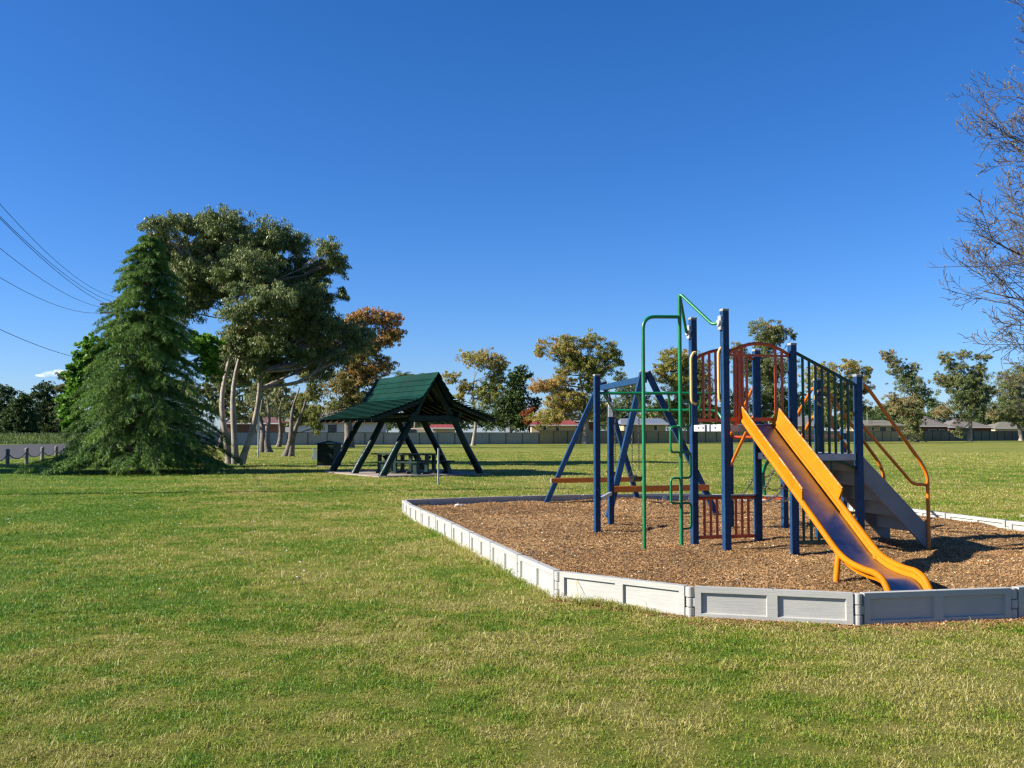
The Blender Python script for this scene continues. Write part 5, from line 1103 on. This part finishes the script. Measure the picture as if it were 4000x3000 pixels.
# ------------------------------------------------------------------ bare tree at the right edge
def bare():
    rr = random.Random(12); Y = 18.5; bx_ = 13.65
    root = thing('bare_tree', 'leafless winter tree whose fine branches reach in from the right edge', 'tree', (bx_, Y, 0))
    mb = MB(); cnt = [0]; buds = []
    def grow(p, d, L, r, lev):
        n_ = 6 if lev < 2 else 4; pts = [p]; q = p.copy(); dd_ = d.copy()
        for i in range(n_):
            dd_ = (dd_ + Vector((rr.gauss(0, .10), rr.gauss(0, .10), rr.gauss(0, .06) + (.03 if lev > 0 else .01)))).normalized(); q = q + dd_ * (L / n_); pts.append(q.copy())
        rads = [max(.0055, r * (1 - .72 * i / n_)) for i in range(n_ + 1)]
        mb.tube(pts, rads, 7 if lev < 2 else (5 if lev < 3 else 3), cap=False); cnt[0] += 1
        if lev >= 4 or L < .16:
            buds.append((pts[-1], dd_)); return
        nch = {0: 0, 1: 10, 2: 8, 3: 5}[lev]
        for k in range(nch):
            t = .22 + .78 * (k + rr.random()) / nch; i = min(int(t * n_), n_ - 1); b = pts[i].lerp(pts[i + 1], t * n_ - i)
            ax_ = (pts[i + 1] - pts[i]).normalized(); o_ = ax_.orthogonal().normalized(); o_.rotate(Matrix.Rotation(rr.random() * 6.28, 3, ax_))
            ang = rr.uniform(.5, .95); nd = (ax_ * math.cos(ang) + o_ * math.sin(ang) + Vector((0, 0, .12))).normalized()
            grow(b, nd, L * rr.uniform(.28, .5) * (1.05 - .35 * t), rads[i] * .55, lev + 1)
    H = 12.6; tp = [Vector((bx_ + .1 * math.sin(z), Y + .08 * math.sin(z * 1.3), z)) for z in np.linspace(-.1, H, 16)]
    mb.tube(tp, [.2 * (1 - .85 * i / 15) + .012 for i in range(16)], 10, cap=False)
    z = 1.7; k = 0
    while z < H - .3:
        az = k * 2.4 + rr.gauss(0, .25); f = z / H; L = (4.9 * (1 - f) ** .75 * (.9 if f < .2 else 1.0) + .7) * rr.uniform(.85, 1.08)
        if k % 3 == 0: az = math.pi + rr.gauss(0, .4)
        i = min(int((z + .1) / (H + .1) * 15), 14); p = tp[i].lerp(tp[i + 1], ((z + .1) / (H + .1) * 15) - i)
        el = .42 + .45 * f + rr.gauss(0, .06)
        L = float(np.interp(z, [1.6, 2.4, 4, 6, 8, 10, 12.4], [3.7, 4.3, 4.2, 3.8, 3.5, 3.0, 1.2])) * rr.uniform(.85, 1.1); el = float(np.interp(z, [1.6, 2.6, 6, 12], [.15, .3, .55, .9])) + rr.gauss(0, .06)
        grow(p, Vector((math.cos(az) * math.cos(el), math.sin(az) * math.cos(el), math.sin(el))), L, .05 * (1 - .6 * f), 1)
        z += .105; k += 1
    bo = mb.build('branches', M['twig'], root, smooth=60); print('bare tree branches', cnt[0], len(bo.data.vertices))
    C = np.array([b[0][:] for b in buds]); D = np.array([b[1][:] for b in buds]); 
    C = C + D * .02; V, Q = leaf_quads(C, D, np.full(len(C), .05), np.full(len(C), .02)); npmesh('buds', V, Q, M['gumrust'], root, tint=np.full(len(C), .3))
bare()

# ------------------------------------------------------------------ far post fence and tall grass on the bank
for i in range(26):
    Yf = 141 + i * 1.7; xf = -80 + i * 2.2; base = 1.2
    mb = MB(); mb.box((xf, Yf, base + .15), (.16, .16, 1.0), Matrix.Rotation(R(i * 7), 3, 'Z')); tag(mb.build('fence_post', M['timber']), 'weathered timber post in the wire fence on the grass bank beyond the road', 'fence post', 'timber posts on the bank')
def bankgrass():
    global rng
    rng = np.random.default_rng(9); n = 26000; X = rng.uniform(-110, -38, n); Yb = 150 + .15 * (X + 60) - 18 + rng.uniform(0, 16, n)
    t = np.clip((Yb - (150 + .15 * (X + 60)) + 18) / 14, 0, 1); z = 1.25 * t * t * (3 - 2 * t) * np.clip((-38 - X) / 12, 0, 1)
    H = rng.uniform(.15, .55, n); C = np.stack([X, Yb, z + H * .4], 1); D = rng.normal(size=(n, 3)) * .3; D[:, 2] += 1
    V, Q = leaf_quads(C, D, H, np.full(n, .09)); tag(npmesh('tall_grass', V, Q, M['darkleaf'], tint=np.clip(rng.normal(.9, .2, n), 0, 1)), 'tall rough grass on the bank beyond the road', 'grass', kind='stuff')
bankgrass()

# ------------------------------------------------------------------ little cloud low on the left
def cloud():
    m = bpy.data.materials.new('cloud_vapour'); m.use_nodes = True; n, l = nt(m)
    for k in list(n): n.remove(k)
    out = n.new("ShaderNodeOutputMaterial"); v = n.new("ShaderNodeVolumePrincipled"); v.inputs['Color'].default_value = (1, 1, 1, 1); v.inputs['Anisotropy'].default_value = .3
    tc = n.new("ShaderNodeTexCoord"); t = noise(n, l, .028, 5, .6, vec=tc.outputs['Object']); r = ramp(n, [(.42, (0, 0, 0)), (.62, (1, 1, 1))], 1); l.new(t.outputs[0], r.inputs[0])
    mm = n.new("ShaderNodeMath"); mm.operation = 'MULTIPLY'; l.new(r.outputs[0], mm.inputs[0]); mm.inputs[1].default_value = .03; l.new(mm.outputs[0], v.inputs['Density']); l.new(v.outputs[0], out.inputs['Volume'])
    import bmesh
    Yc_ = 3000; bm = bmesh.new()
    for px, py, rx, ry in ((165, 1467, 30, 7), (200, 1460, 38, 11), (228, 1452, 22, 10)):
        k_ = Yc_ / F; bmesh.ops.create_icosphere(bm, subdivisions=3, radius=1, matrix=Matrix.Translation((gx(px, Yc_), Yc_, gz(py, Yc_))) @ Matrix.Diagonal((rx * k_, 26, ry * k_, 1)))
    me = bpy.data.meshes.new('cloud'); bm.to_mesh(me); bm.free(); me.materials.append(m); o = bpy.data.objects.new('cloud', me); COL.objects.link(o)
    tag(o, 'small white cloud low above the far left trees', 'cloud', kind='stuff')
cloud()
